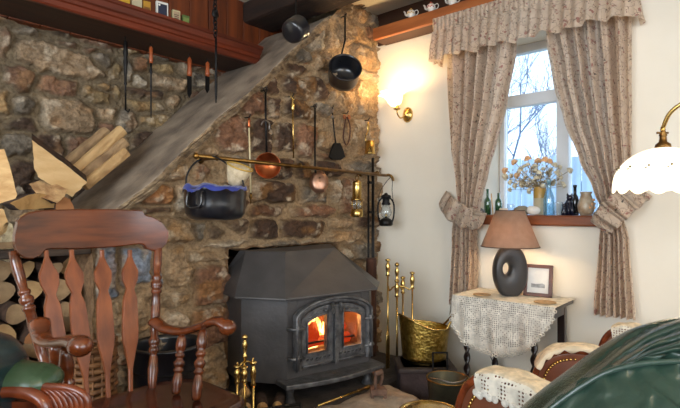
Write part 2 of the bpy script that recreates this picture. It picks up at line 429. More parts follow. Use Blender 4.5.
    at.data.foreach_set('color',np.concatenate([col[used],np.ones((used.sum(),1))],1).ravel()); me.materials.append(stonem); me.validate()
    o=bpy.data.objects.new(name,me); C.objects.link(o); o['kind']='structure'
    if parent: o.parent=parent
    return o

BACK=[(16,45,104,73,'T',-3),(0,25,13,58,'R'),(12,24,42,37,'G'),(56,37,80,49,'R'),(81,44,104,56,'R'),(40,28,56,37,'B'),(91,50,110,68,'G'),(110,63,120,80,'Y'),
(42,79,76,96,'R'),(84,90,113,106,'Y'),(0,64,32,88,'R'),(0,92,11,120,'Y'),(40,98,96,132,'T'),(13,100,36,113,'G'),(97,106,118,121,'T'),(112,85,120,101,'Y'),(0,118,36,131,'D'),
(0,133,30,159,'G'),(10,160,32,196,'D'),(133,57,147,72,'O'),(152,60,175,73,'Y'),(134,77,148,88,'P'),(152,77,186,90,'T'),(130,90,165,99,'D'),(128,100,164,112,'Y'),(166,95,184,107,'T'),
(146,113,172,124,'Y'),(118,108,135,130,'G'),(176,60,190,74,'T'),(120,58,131,80,'G'),(190,72,205,90,'G'),(98,82,110,90,'Y'),(96,124,118,146,'R'),(38,136,64,160,'D'),(66,136,94,160,'R')]
BREAST=[(336,26,374,40,'T',-22),(353,46,377,69,'T'),(325,34,336,50,'T'),(355,71,378,79,'P'),(357,82,378,117,'T'),(329,92,355,112,'T'),(300,24,322,52,'P'),(313,52,331,70,'T'),(284,60,311,76,'D'),
(258,75,276,93,'D'),(275,62,284,74,'D'),(238,92,262,117,'R',30),(278,79,312,98,'D',-15),(264,96,280,116,'D'),(284,101,312,120,'D',-10),(300,78,328,98,'D',-25),(326,72,352,90,'T'),
(214,116,246,150,'R'),(203,146,213,156,'T'),(203,160,225,178,'G'),(249,118,270,152,'D'),(272,124,292,150,'D'),(296,124,314,158,'R'),(228,158,250,176,'G'),(252,158,290,178,'D'),(292,160,310,178,'D'),
(316,134,330,152,'T'),(345,121,377,157,'T',2),(331,112,343,128,'T'),(312,162,342,176,'D'),(345,162,378,174,'G'),(319,152,344,160,'R'),
(252,183,296,202,'D'),(298,188,330,202,'G'),(250,205,288,216,'R'),(290,207,331,218,'R'),(218,219,247,236,'D'),(250,219,277,238,'D'),(279,218,325,238,'D',-4),(327,180,340,202,'P'),(329,216,351,228,'T'),
(340,180,353,216,'R'),(355,217,376,228,'D'),(357,184,373,214,'T'),(325,230,361,245,'T'),(363,230,377,240,'G'),(353,243,373,260,'G'),(338,250,352,260,'P'),(350,263,361,275,'T'),(363,264,372,273,'P'),(343,277,372,292,'G'),
(138,184,172,205,'O'),(163,166,190,180,'T',15),(194,160,222,180,'R'),(174,184,188,214,'P'),(136,208,172,214,'D'),(150,217,191,243,'T'),(192,222,206,240,'G'),(208,224,238,239,'D'),(190,184,214,218,'D'),(216,184,248,216,'D'),
(207,241,252,249,'P'),(160,247,188,286,'T',12),(185,250,225,261,'T'),(191,265,226,305,'R'),(154,256,168,292,'B'),(118,250,148,286,'B'),(126,290,150,330,'T'),(155,291,189,318,'T'),(158,302,188,330,'P'),(190,308,228,345,'R'),
(98,250,116,300,'B'),(198,350,228,392,'T'),(100,305,124,345,'T'),(254,241,330,247,'G')]
YF,YB=1.81,2.30
def slabz(x): return 1.045+.92*(x-.84)
OXL,OXR,OZ=1.295,2.02,.821
def in_breast(X,Z):
    a=(X>.72)&(Z<slabz(X)-.035); 
    b=(X>OXL+ (fbm(Z,X,9,3)-.5)*.02)&(X<OXR)&(Z<OZ+(fbm(X,Z,9,3)-.5)*.016)
    return a&~b
relief('wall_back',YB,.3,1.75,.0,1.80,BACK,lambda X,Z:X>0,res=.005,seed=4,desat=.22,depth=.028,grow=.020,mort=(116,102,80),fillcols='TRGYTDR')
relief('wall_chimney',YF,.72,2.41,.0,2.19,BREAST,in_breast,res=.0048,seed=9,mort=(164,140,108),depth=.036,fillcols='TTRRGD')
# returns of the breast (left end, fireplace jambs, soffit, recess back)
def ret(name,f,nu,nv,cols=('T','R')):
    mb=MB(); mb.grid(f,nu,nv); o=mb.obj(name,stonem,normals=False); o['kind']='structure'
    at=o.data.color_attributes.new('col','FLOAT_COLOR','POINT')
    for i,v in enumerate(o.data.vertices):
        n=noise.noise(v.co*9)*.5+.5; c=s2l((120+60*n,92+50*n,66+36*n)); at.data[i].color=(c[0],c[1],c[2],1)
    return o
nz=lambda p,s=12: noise.noise(Vector(p)*s)
ret('wall_chimney_end',lambda u,v:V(.725+.02*nz((0,u*.5,v)),YF-.012+u*(YB-YF),v*.96),24,60)
ret('wall_fireplace_left',lambda u,v:V(OXL-.004+.02*nz((1,u*.5,v)),YF-.02+u*.5,v*.85),24,44)
ret('wall_fireplace_right',lambda u,v:V(OXR+.004+.02*nz((2,u*.5,v)),YF-.02+u*.5,v*.85),24,44)
ret('wall_fireplace_top',lambda u,v:V(OXL-.02+u*(OXR-OXL+.04),YF-.02+v*.5,OZ+.004+.015*nz((u,v,3))),40,24)
mb=MB(); mb.box(OXL-.05,OXR+.05,YB-.02,YB+.02,0,.9); struct('wall_fireplace_back',mb,mat('soot_brick',(58,46,38),.95,rgb2=(34,28,24),bump=.5,scale=20))
mb=MB(); mb.box(-2.2,2.8,YB+.03,YB+.2,0,2.3); struct('wall_back_outer',mb,plaster)
mb=MB(); mb.box(.3,.72,1.84,2.28,0,.325); struct('floor_niche',mb,mat('niche_floor',(70,58,48),.9,bump=.4))
# sloping slate slab
sx0,sx1=.735,1.90
def edge(x): return 1.742+.022*noise.noise(Vector((x*7,0,1)))+.012*noise.noise(Vector((x*26,0,5)))
def slab(u,v):
    x=sx0+u*(sx1-sx0)
    x+= (.03*noise.noise(Vector((v*4,2,0)))) if u<.01 else 0
    # v: 0..0.5 top from wall to lip, 0.5..0.62 lip face, rest underside back to wall
    top=slabz(x)+.012*noise.noise(Vector((x*6,v*5,0)))+.002*noise.noise(Vector((x*14,v*10,0)))
    th=.055+.014*noise.noise(Vector((x*9,7,0)))
    e=edge(x)
    if v<=.5: y=2.30+(e-2.30)*(v/.5); z=top
    elif v<=.7:
        k=(v-.5)/.2; y=e+ .022*math.floor(k*3.99)/3+.006*noise.noise(Vector((x*30,k*9,2))); z=top-th*k
    else: k=(v-.7)/.3; y=e+.02+(2.30-e)*k; z=top-th
    return V(x,y,z)
mb=MB(); mb.grid(slab,150,60); w=151
for q_ in range(len(mb.mi)):
    if 30<=q_//150<42: mb.mi[q_]=1; mb.sm[q_]=False
mb.f.append([j*w for j in range(61)]); mb.sm.append(False); mb.mi.append(0)
mb.f.append([j*w+150 for j in range(61)][::-1]); mb.sm.append(False); mb.mi.append(0)
solo('slate_slab','large grey slate slab sloping up the left side of the stone chimney breast','slab',mb,[slate,mat('slate_broken_edge',(168,144,112),.8,0,rgb2=(96,78,60),scale=16,stretch=(1,1,4),bump=.9,bscale=60)])

# ------------------------------------------------------------ room shell
WX=2.41; CZ=2.19
mb=MB(); mb.box(-2.2,2.9,-2.2,2.5,-.05,0); struct('floor',mb,carpet)
mb=MB(); mb.box(-2.2,2.9,-2.2,2.5,CZ,CZ+.08); struct('ceiling',mb,ceilm)
# right white wall with window hole: y .555..1.14, z .975..1.93
wy0,wy1,wz0,wz1=.555,1.145,.925,1.90
mb=MB()
for (a,b,c,d) in ((-2.2,wy0,0,CZ),(wy1,2.4,0,CZ),(wy0,wy1,0,wz0),(wy0,wy1,wz1,CZ)): mb.box(WX,WX+.3,a,b,c,d)
struct('wall_right',mb,plaster)
# left wall with window opening; wall behind the camera, opening added for fill
mb=MB()
for (a,b,c,d) in ((-2.2,-1.3,0,CZ),(1.1,2.4,0,CZ),(-1.3,1.1,0,.8),(-1.3,1.1,1.95,CZ)): mb.box(-2.25,-2.2,a,b,c,d)
struct('wall_left',mb,plaster)
mb=MB()
for (a,b,c,d) in ((-2.2,-1.2,0,CZ),(1.6,2.8,0,CZ),(-1.2,1.6,0,.8),(-1.2,1.6,1.95,CZ)): mb.box(a,b,-2.25,-2.2,c,d)
struct('wall_front',mb,plaster)
# window joinery
FXX=WX+.25
fr=MB(); t=.045
fr.box(FXX,FXX+.05,wy0,wy1,wz0,wz0+.04); fr.box(FXX,FXX+.05,wy0,wy1,wz1-t,wz1)
fr.box(FXX,FXX+.05,wy0,wy0+t,wz0,wz1); fr.box(FXX,FXX+.05,wy1-.028,wy1,wz0,wz1); fr.box(FXX-.012,FXX+.05,.775,.835,wz0,wz1)
zt=H+(210-100)/490*2.65
wroot=struct('window_1',fr,whitep,bev=.004)
fr=MB(); fr.box(FXX-.01,FXX+.04,wy0+t,.775,zt-.03,zt+.035); fr.box(FXX-.01,FXX+.04,.835,wy1-.028,zt-.03,zt+.035)
fr.obj('glazing_bar',whitep,wroot,bev=.004)
for (a,b) in ((wy0+t,.775),(.835,wy1-.028)):
    for (c,d) in ((wz0+.04,zt-.03),(zt+.035,wz1-t)):
        g=MB(); g.box(FXX+.02,FXX+.024,a,b,c,d); g.obj('window_pane',winglass,wroot)
mb=MB(); mb.box(WX-.035,WX+.25,.545,1.20,.925,.975)
struct('window_sill',mb,sillw,bev=.008)
# skirtings
mb=MB(); mb.box(WX-.015,WX,-2.2,1.8,0,.1); struct('baseboard_right',mb,whitep)
# ceiling beams
mb=MB(); mb.box(1.74,1.96,-2.2,2.3,2.07,CZ); struct('trim_1',mb,beamw,bev=.015)
mb=MB(); mb.box(WX-.012,WX,-2.2,1.8,2.0,CZ); struct('trim_2',mb,dbrown)
# ledge along the white wall carrying the little teapots
T=Thing('wall_ledge','orange-brown wooden ledge running along the top of the white wall above the wall light','ledge',(WX-.06,.6,2.006))
mb=MB(); mb.box(WX-.14,WX-.115,-.6,1.74,1.99,2.057); T.p('fascia',mb,fasciaw,world=True,bev=.003)
mb=MB(); mb.box(WX-.118,WX-.012,-.6,1.74,1.99,2.012); T.p('ledge_board',mb,dbrown,world=True)
mb=MB(); mb.box(WX-.13,WX-.012,-.6,1.74,2.037,2.05); T.p('top_board',mb,dbrown,world=True)
# panelling and shelf above the log niche
mb=MB()
x=-.1
while x<1.92: mb.box(x,x+.112,2.262,2.29,1.76,CZ); x+=.115
mb.box(-.1,2.1,2.285,2.31,1.76,CZ)
struct('trim_3',mb,panelw,bev=.004)
T=Thing('wall_shelf','long dark red wooden shelf with moulded front edge above the log pile','shelf',(.8,2.1,1.76))
mb=MB()
prof=[(2.02,1.757),(2.005,1.757),(2.0,1.763),(2.0,1.782),(1.992,1.786),(1.992,1.80),(1.984,1.806),(1.975,1.826),(1.968,1.83),(1.968,1.843),(2.02,1.843)]
mb.prism([(-.2,y,z) for y,z in prof],(1.84,0,0)); T.p('moulding',mb,shelfw,world=True)
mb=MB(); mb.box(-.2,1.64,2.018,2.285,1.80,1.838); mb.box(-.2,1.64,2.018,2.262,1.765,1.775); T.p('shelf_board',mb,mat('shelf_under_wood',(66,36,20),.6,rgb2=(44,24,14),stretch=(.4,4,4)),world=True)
# hearth
mb=MB(); mb.box(1.12,2.2,1.33,2.29,0,.215); struct('floor_hearth',mb,mat('hearth_slab',(74,64,58),.85,rgb2=(46,40,36),scale=14,bump=.4),bev=.02)
def kerb(u,v):
    # long rounded stone, u along, v around
    a=2*PI*v; c=Vector((1.24+u*.57,1.22-u*.03,.115)); e=min(1,math.sqrt(max(0,1-(2*u-1)**8))+.0)
    ry=.145*e*(1 if abs(math.cos(a))<2 else 1); rz=.125*e
    ca,sa=math.cos(a),math.sin(a); q=(abs(ca)**3.2+abs(sa)**3.2)**(-1/3.2)
    p=c+Vector((0,ca*q*ry,sa*q*rz)); n=noise.noise(p*9)*.02+noise.noise(p*30)*.006
    return p+Vector((n*.5,n*ca,n*sa))
mb=MB(); mb.grid(kerb,60,40); solo('hearth_kerbstone','long pale rounded kerb stone lying in front of the stove hearth','stone',mb,kerbm)

# ------------------------------------------------------------ outdoors
mb=MB(); mb.box(2.9,14,-8,12,-.3,-.05); struct('ground',mb,mat('frosty_lawn',(150,165,160),.9,scale=3))
fm=mat('pale_blue_fence',(176,200,226),.7,scale=6,stretch=(3,3,.3))
T=Thing('garden_fence','pale blue-grey boarded garden fence seen through the window','fence',(5.4,2.0,-.05))
mb=MB()
y=-.4
k=0
while y<4.2:
    mb.box(5.4,5.42,y,y+.145,-.05,1.55+.03*math.sin(k*2.1)); y+=.155; k+=1
T.p('fence_boards',mb,fm,world=True)
mb=MB(); mb.box(5.42,5.47,-.4,4.2,.4,.5); mb.box(5.42,5.47,-.4,4.2,1.2,1.3); T.p('fence_rail',mb,fm,world=True)
def tree(x,y,seed,h,label):
    rr=random.Random(seed); mb=MB()
    def br(p,d,L,r,lv):
        n=5; pts=[p]; 
        for i in range(n):
            d=(d+Vector((rr.uniform(-.28,.28),rr.uniform(-.28,.28),rr.uniform(-.12,.2)))).normalized(); pts.append(pts[-1]+d*L/n)
        mb.tube(pts,[r*(1-.6*i/n) for i in range(n+1)],5 if lv>1 else 7)
        if lv<5:
            for i in range(1,n+1):
                for q in range(1 if lv<2 else (1+(i%2))):
                    dd=(d+Vector((rr.uniform(-1,1),rr.uniform(-1,1),rr.uniform(-.35,.7)))).normalized()
                    br(pts[i],dd,L*rr.uniform(.5,.75),r*(1-.6*i/n)*.6,lv+1)
    br(Vector((x,y,-.05)),Vector((0,0,1)),h*.5,.05,1)
    solo('bare_tree',label,'tree',mb,mat('frosted_bark',(120,140,170),.9,scale=9))
tree(6.4,2.5,5,4.4,'bare branching tree beyond the fence, seen in the upper left of the window')
tree(10.5,3.4,12,4.2,'bare branching tree beyond the fence, further right and behind in the window')
# ------------------------------------------------------------ wood stove
A=Vector((1.32,1.45,0)); B=Vector((1.78,1.337,0)); mid=(A+B)/2; ang=math.atan2(B.y-A.y,B.x-A.x)
T=Thing('wood_stove','black cast iron wood burning stove with arched glazed doors and a sloping hood','stove',(mid.x,mid.y,.215),ang)
ZB=.215
def z_(z): return z-ZB
hb=[(-.237,0),(.237,0),(.372,.15),(.372,.42),(-.379,.42),(-.379,.167)]
ht=[T.I@V(1.456,1.60,.815),T.I@V(1.77,1.59,.815),T.I@V(1.93,1.76,.815),T.I@V(1.93,1.80,.815),T.I@V(1.36,1.80,.815),T.I@V(1.365,1.76,.815)]
mb=MB(); b=[V(x,y,z_(.645)) for x,y in hb]; lowb=[V(x,y,z_(.637)) for x,y in hb]; t=[V(p.x,p.y,z_(.818)) for p in ht]
mb.add(lowb+b+t,[(0,1,2,3,4,5)]+[(i,(i+1)%6,(i+1)%6+6,i+6) for i in range(6)]+[(i+6,(i+1)%6+6,(i+1)%6+12,i+12) for i in range(6)]+[(12,13,14,15,16,17)])
T.p('hood',mb,stovem,bev=.003)
bb=[(-.212,.03),(.212,.03),(.335,.17),(.335,.42),(-.345,.42),(-.345,.18)]
# body: sides + front with an opening behind the doors
mb=MB()
def wallp(p,q,z0,z1): 
    return [V(p[0],p[1],z_(z0)),V(q[0],q[1],z_(z0)),V(q[0],q[1],z_(z1)),V(p[0],p[1],z_(z1))]
for i in range(1,6): mb.add(wallp(bb[i],bb[(i+1)%6],.29,.637),[(0,1,2,3)])
mb.add([V(x,y,z_(.30)) for x,y in bb],[tuple(range(6))])
for (x0,x1,z0,z1) in ((-.212,-.165,.29,.637),(.165,.212,.29,.637),(-.165,.165,.29,.40),(-.165,.165,.575,.637)):
    mb.box(x0,x1,.03,.05,z_(z0),z_(z1))
mb.box(-.347,.337,.175,.42,z_(.285),z_(.30))
T.p('firebox',mb,stovem,bev=.002)
mb=MB(); mb.box(-.165,.165,.24,.25,z_(.33),z_(.60)); mb.box(-.17,-.165,.05,.25,z_(.33),z_(.60)); mb.box(.165,.17,.05,.25,z_(.33),z_(.60)); mb.box(-.165,.165,.05,.25,z_(.385),z_(.395))
T.p('fire_chamber',mb,mat('fire_brick',(120,74,50),.9,rgb2=(60,36,26)))
# curved lip
mb=MB(); n=14; top=[V(-.25+.5*i/n,-.035-.035*math.sin(PI*i/n),z_(.312)) for i in range(n+1)]
pts=top+[V(.25,.06,z_(.312)),V(-.25,.06,z_(.312))]; mb.prism(pts,(0,0,-.02)); T.p('ash_lip',mb,stovec,bev=.004)
for x,y in ((-.2,.03),(.2,.03),(-.3,.36),(.3,.36)):
    mb=MB(); mb.lathe([(.022,-.002),(.026,.004),(.016,.03),(.02,.06),(.03,.078)],(x,y,0),seg=10); T.p('leg',mb,stovec)
# arched door frame
def archz(x,w,zs,zc): return zs+(zc-zs)*math.sqrt(max(0,1-(x/w)**2))
mb=MB(); n=24; W=.19
outer=[V(-W,.0,z_(.35))]+[V(-W+2*W*i/n,0,z_(archz(-W+2*W*i/n,W*1.04,.545,.628))) for i in range(n+1)]+[V(W,.0,z_(.35))]
W2=.166
inner=[V(-W2,.0,z_(.35))]+[V(-W2+2*W2*i/n,0,z_(archz(-W2+2*W2*i/n,W2*1.06,.530,.608))) for i in range(n+1)]+[V(W2,.0,z_(.35))]
m=len(outer); f=Vector((0,-.012,0)); bk=Vector((0,.022,0))
vs=[p+f for p in outer]+[p+f for p in inner]+[p+bk for p in outer]+[p+bk for p in inner]
fs=[(i,i+1,i+1+m,i+m) for i in range(m-1)]+[(i,i+1,i+1+2*m,i+2*m) for i in range(m-1)]+[(i+m,i+1+m,i+1+3*m,i+3*m) for i in range(m-1)]
mb.add(vs,fs,True)
mb.tube([p+Vector((0,-.014,0)) for p in outer],.007,8)
T.p('door_surround',mb,stovec)
def door(s):
    root=None; w0,w1=.008,.163   # local extents from centre
    n=14; xs=[w0+(w1-w0)*i/n for i in range(n+1)]
    zo=[archz(x,W2*1.07,.528,.604) for x in xs]
    i0,i1=.040,.138
    xi=[i0+(i1-i0)*i/n for i in range(n+1)]
    def zi(x):
        c=(i0+i1)/2+(-.03); return .515+.052*math.sqrt(max(0,1-((x-i0+.004)/(i1-i0+.016))**2))
    mb=MB(); yf=-.004
    out=[V(s*w0,yf,z_(.352))]+[V(s*x,yf,z_(z)) for x,z in zip(xs,zo)]+[V(s*w1,yf,z_(.352))]
    inn=[V(s*i0,yf,z_(.412))]+[V(s*x,yf,z_(zi(x))) for x in xi]+[V(s*i1,yf,z_(.412))]
    m=len(out); bk=Vector((0,.024,0))
    mb.add(out+inn+[p+bk for p in out]+[p+bk for p in inn],
      [(i,i+1,i+1+m,i+m) for i in range(m-1)]+[(m-1,0,m,2*m-1)]+[(i+m,i+1+m,i+1+3*m,i+3*m) for i in range(m-1)]+[(2*m-1,m,3*m,4*m-1)]+[(i,i+1,i+1+2*m,i+2*m) for i in range(m-1)]+[(m-1,0,2*m,3*m-1)])
    d=T.p('door',mb,stovec,bev=.003)
    mb=MB(); mb.tube([p+Vector((0,-.004,0)) for p in inn]+[inn[0]+Vector((0,-.004,0))],.004,6)
    mb.tube([V(s*.16,yf-.003,z_(.362)),V(s*.012,yf-.003,z_(.362))],.004,6)
    # leaf scroll relief above the glass
    for k in range(5):
        x=.045+.02*k; mb.ell((s*x,yf-.001,z_(zi(x)+.012+.003*(k%2))),(.010,.005,.005),8,nz=.2)
    T.p('moulding',mb,stovec,parent=d)
    mb=MB(); mb.add([V(s*i0,.008,z_(.412)),V(s*i1,.008,z_(.412))]+[V(s*x,.008,z_(zi(x))) for x in reversed(xi)],[tuple(range(n+3))]); T.p('pane',mb,stoveglass,parent=d)
    mb=MB()
    for k in range(6):
        x=.030+.021*k; mb.ring((s*x,yf-.002,z_(.388)),.006,.0022,(0,1,0),10,5); 
    T.p('vent_trim',mb,stovec,parent=d)
    mb=MB()
    for k in range(6):
        x=.030+.021*k; mb.lathe([(.0055,0),(.0055,.002)],(s*x,yf+.0005,z_(.388)),(0,-1,0),10)
    T.p('vent_hole',mb,mat('vent_hole_shade',(10,9,9),.95),parent=d)  # near-black discs paint the shade inside the vent holes
    for zz in (.40,.52):
        mb=MB(); mb.tube([V(s*.155,yf-.006,z_(zz)),V(s*.205,yf-.006,z_(zz)),V(s*.218,yf+.02,z_(zz))],.006,8); mb.lathe([(.009,-.014),(.009,.014)],(s*.186,yf-.008,z_(zz)),seg=10); T.p('hinge',mb,stovec)
door(-1); door(1)
mb=MB()
for s in (-1,1): 
    mb.ell((s*.02,-.02,z_(.592)),(.011,.012,.02),10,nz=.3); mb.ell((s*.026,-.03,z_(.578)),(.008,.008,.012),8)
mb.box(-.009,.009,-.02,0,z_(.352),z_(.60)); T.p('latch',mb,stovec,bev=.003)
# fire
fl=bpy.data.materials.new('flame'); fl.use_nodes=True; nt=fl.node_tree; nt.nodes.clear()
o_=nt.nodes.new('ShaderNodeOutputMaterial'); e_=nt.nodes.new('ShaderNodeEmission'); tc=nt.nodes.new('ShaderNodeTexCoord'); n_=nt.nodes.new('ShaderNodeTexNoise'); n_.inputs['Scale'].default_value=22; r_=nt.nodes.new('ShaderNodeValToRGB')
r_.color_ramp.elements[0].position=.34; r_.color_ramp.elements[0].color=(.75,.09,.01,1); r_.color_ramp.elements[1].position=.6; r_.color_ramp.elements[1].color=(1,.62,.16,1)
nt.links.new(tc.outputs['Object'],n_.inputs['Vector']); nt.links.new(n_.outputs['Fac'],r_.inputs['Fac']); nt.links.new(r_.outputs['Color'],e_.inputs['Color']); e_.inputs[1].default_value=7; nt.links.new(e_.outputs[0],o_.inputs['Surface'])
FT=Thing('burning_fire','orange flames burning around logs behind the stove glass','fire',T.M@V(0,.085,z_(.395)),ang)
def flame(x,y,w,h,sd):
    mb=MB(); mb.lathe([(w*.5*(a),b*h) for a,b in ((.7,0),(1,.12),(.95,.3),(.7,.5),(.5,.68),(.28,.85),(.02,1))],(x,y,0),seg=12,scale=(1,.5),wob=lambda a,z:1+.25*math.sin(3*a+z*60+sd)); 
    for v in mb.v: v.x+=.012*math.sin(v.z*50+sd)
    FT.p('flame',mb,fl)
for x,y,w,h,sd in ((-.105,.02,.07,.13,5),(-.07,.035,.09,.165,8),(-.03,.04,.08,.15,0),(-.05,.06,.1,.175,7),(-.09,.05,.08,.16,2),(.0,.06,.06,.13,3),(.03,.06,.05,.10,4),(.12,.07,.05,.07,5),(.08,.075,.05,.09,1)): flame(x,y,w,h,sd)
emb=mat('charred_log',(96,40,22),.9,rgb2=(40,18,12),scale=30,bump=.6,emit=(255,70,12),estr=.35)
for a,b,r in (((-.13,-.005,.025),(.02,.02,.03),.022),((-.06,-.01,.06),(-.03,.06,.095),.03),((.03,-.01,.025),(.13,.0,.03),.024),((.05,.01,.06),(.12,.02,.08),.02)):
    mb=MB(); mb.tube([a,((a[0]+b[0])/2,(a[1]+b[1])/2,(a[2]+b[2])/2+.004),b],r,8); o=FT.p('burning_log',mb,emb)
mb=MB(); mb.tube([(-.15,-.075,.035),(.0,-.078,.038),(.15,-.075,.035)],.005,6); T.p('log_bar',MB().tube([V(-.15,.065,z_(.43)),V(.0,.062,z_(.434)),V(.15,.065,z_(.43))],.005,6),iron)
FIREP=T.M@V(.03,.08,z_(.53))

# ------------------------------------------------------------ things around the hearth
def poker_tool(T0,base,top,kind,m=brass,m2=brass,n='rod'): pass
def companion(name,label,base,h,hooks,rodr,mtl):
    T=Thing(name,label,'fire tool stand',base)
    mb=MB(); mb.lathe([(.06,0),(.062,.008),(.03,.018),(.012,.03),(.006,.04)],(0,0,0),seg=20); T.p('base',mb,mtl)
    mb=MB(); mb.lathe([(rodr,.03),(rodr,h*.86),(rodr*1.9,h*.865),(rodr*1.9,h*.88),(rodr*.9,h*.89),(rodr*1.6,h*.92),(rodr*2.1,h*.94),(rodr*1.2,h*.965),(rodr*.8,h*.97),(rodr*2.0,h*.98),(rodr*2.2,h*.99),(rodr*1.0,h*1.0),(0,h*1.002)],(0,0,0),seg=12); T.p('pole',mb,mtl)
    for (dx,dy) in hooks:
        mb=MB(); L=math.hypot(dx,dy); e=Vector((dx,dy,0))
        mb.tube(cr([V(0,0,h*.84),e*.5+V(0,0,h*.835),e*.9+V(0,0,h*.815),e+V(0,0,h*.825),e*1.12+V(0,0,h*.85)],5),rodr*.75,7); T.p('hook',mb,mtl)
    return T
def tool(name,label,cat,top,L,kind,mtl,r=.0035,group=None,handle=None):
    T=Thing(name,label,cat,top-Vector((0,0,L)),0,group); hm=handle or mtl
    mb=MB(); hl=min(.09,L*.28); mb.lathe([(r*1.3,L-hl),(r*2.6,L-hl*.95),(r*1.6,L-hl*.85),(r*2.4,L-hl*.6),(r*2.7,L-hl*.42),(r*1.5,L-hl*.22),(r*1.2,L-hl*.2),(r*2.8,L-hl*.12),(r*2.8,L-hl*.05),(0,L)],(0,0,0),seg=12); T.p('handle',mb,hm)
    mb=MB(); mb.lathe([(r,.02),(r,L-hl)],(0,0,0),seg=8); T.p('rod',mb,mtl)
    if kind=='shovel':
        mb=MB(); mb.box(-.025,.025,-.006,-.003,-.0,.075); mb.box(-.025,-.022,-.016,-.003,0,.075); mb.box(.022,.025,-.016,-.003,0,.075); mb.box(-.025,.025,-.016,-.003,.073,.076); T.p('shovel_pan',mb,mtl,bev=.001)
    elif kind=='brush':
        mb=MB(); mb.lathe([(.022,0),(.02,.04),(.012,.06),(.006,.066)],(0,0,0),seg=14); T.p('bristles',mb,iron)
    elif kind=='tongs':
        mb=MB(); 
        for s in (-1,1): mb.tube([(0,0,L*.45),(s*.012,0,L*.3),(s*.01,0,.03),(s*.003,0,0)],r*.8,6)
        T.p('tong_arm',mb,mtl)
    else:
        mb=MB(); mb.tube([(0,0,.03),(0,0,.012),(.008,0,.0),(.018,0,.008)],r,6); T.p('tip',mb,mtl)
    return T
# tall right-hand set
P=onD(397,300,2.47); P.z=0
hk=[(-.055,.01),(.030,-.012),(.048,-.05),(-.045,-.03)]
companion('companion_stand','tall brass companion stand for fire tools right of the stove, by the white wall',P,.735,hk,.0055,brass)
names=[('fire_tongs','brass fire tongs hanging leftmost on the tall stand beside the white wall','fire tongs','tongs',.76,-.062,.012),('fire_poker','brass poker hanging just right of the pole of the tall fire tool stand','fire poker','poker',.665,.033,-.013),
('fire_shovel','brass fire shovel hanging rightmost on the tall stand by the white wall','fire shovel','shovel',.69,.054,-.056),('hearth_brush','brass-handled hearth brush hanging in front on the left of the tall stand','hearth brush','brush',.66,-.050,-.034)]
for n,l,c,k,zt_,dx,dy in names: tool(n,l,c,P+Vector((dx*1.0,dy*1.0,zt_)),.58 if k!='brush' else .52,k,brass,.0045,'tools on the tall fire tool stand')
# short left-hand set
P=Vector((1.04,1.345,0)); 
companion('companion_stand','short brass companion stand for fire tools left of the stove beside the rocking chair','fire tool stand' and P,.575,[(-.028,.0),(.032,.0),(-.02,-.022)],.0048,brass)
for n,l,c,k,zt_,dx,dy,L in [('fire_shovel','small brass fire shovel hanging leftmost on the short stand by the rocking chair','fire shovel','shovel',.48,-.032,0,.22),('fire_poker','small brass poker hanging rightmost on the short stand by the rocking chair','fire poker','poker',.48,.036,0,.36),('hearth_brush','small brass hearth brush hanging in front on the short stand by the rocking chair','hearth brush','brush',.48,-.022,-.026,.20)]:
    tool(n,l,c,P+Vector((dx,dy,zt_)),L,k,brass,.0042,'tools on the short fire tool stand')
# brass toasting rod leaning across hearth set: poker lying on the kerb
a=onD(318,403,1.88); b=onD(357,391,2.03); a.z=.237+.012; b.z=.237+.012
mb=MB(); mb.tube([a,a.lerp(b,.5),b],.0045,8); T=Thing('hearth_poker','thin brass poker lying on the kerb stone below the stove doors','fire poker',a)
T.p('rod',mb,brass,world=True); d=(b-a).normalized(); mb=MB(); mb.lathe([(.004,0),(.008,.01),(.005,.03),(.009,.06),(.009,.075),(0,.082)],b,d,12); T.p('handle',mb,brassd,world=True)
# flat iron pair on kerb
P=onD(378,388,2.0); P=Vector((P.x,P.y,.238))
T=Thing('flat_iron','rusty old flat iron with looped handle on the right end of the kerb stone','flat iron',P,-.75)
mb=MB(); mb.prism([(-.034,-.028,.012),(.034,-.028,.012),(.03,.02,.012),(0,.05,.012),(-.03,.02,.012)],(0,0,.026)); T.p('sole',mb,rustym,bev=.005)
mb=MB(); 
for x in (-.026,.026): mb.box(x-.006,x+.006,-.022,-.01,0,.014)
mb.box(-.005,.005,.028,.038,0,.014); T.p('foot',mb,rustym)
mb=MB(); mb.tube(cr([(-.012,-.015,.036),(-.014,-.018,.07),(-.008,-.016,.098),(.012,.0,.098),(.02,.014,.075),(.012,.02,.036)],5),.0065,8); mb.tube([(-.016,-.018,.098),(.016,.003,.1)],.011,8); T.p('handle',mb,rustym)
# logs and small iron fender left of the stove
for i,(x,y,z,r,dx,dy) in enumerate(((1.16,1.50,.245,.026,.05,.09),(1.22,1.47,.24,.022,.06,.08),(1.19,1.54,.285,.024,.05,.09),(1.27,1.44,.238,.02,.07,.06))):
    mb=MB(); c=Vector((x,y,z)); d=Vector((dx,dy,0)); e=d.normalized()
    mb.lathe([(r,0),(r*1.05,.05),(r,.11)],c,e,12); mb.lathe([(r*.96,-.001),(0,-.002)],c,e,12,mi=1)
    solo('kindling_log','%s short round log lying on the hearth left of the stove'%('leftmost','second','topmost','nearest')[i],'log',mb,[bark,splitw],group='short logs left of the stove')
T=Thing('log_fender','low black iron bar fender in front of the short logs left of the stove','fender',(1.2,1.40,.215))
mb=MB(); mb.tube([(-.09,.06,.045),(-.02,.0,.05),(.10,-.06,.05)],.006,8); T.p('rail',mb,iron)
for x,y in ((-.09,.06),(-.02,0),(.10,-.06)): mb=MB(); mb.lathe([(.01,0),(.006,.01),(.006,.05)],(x,y,0),seg=8); T.p('post',mb,iron)
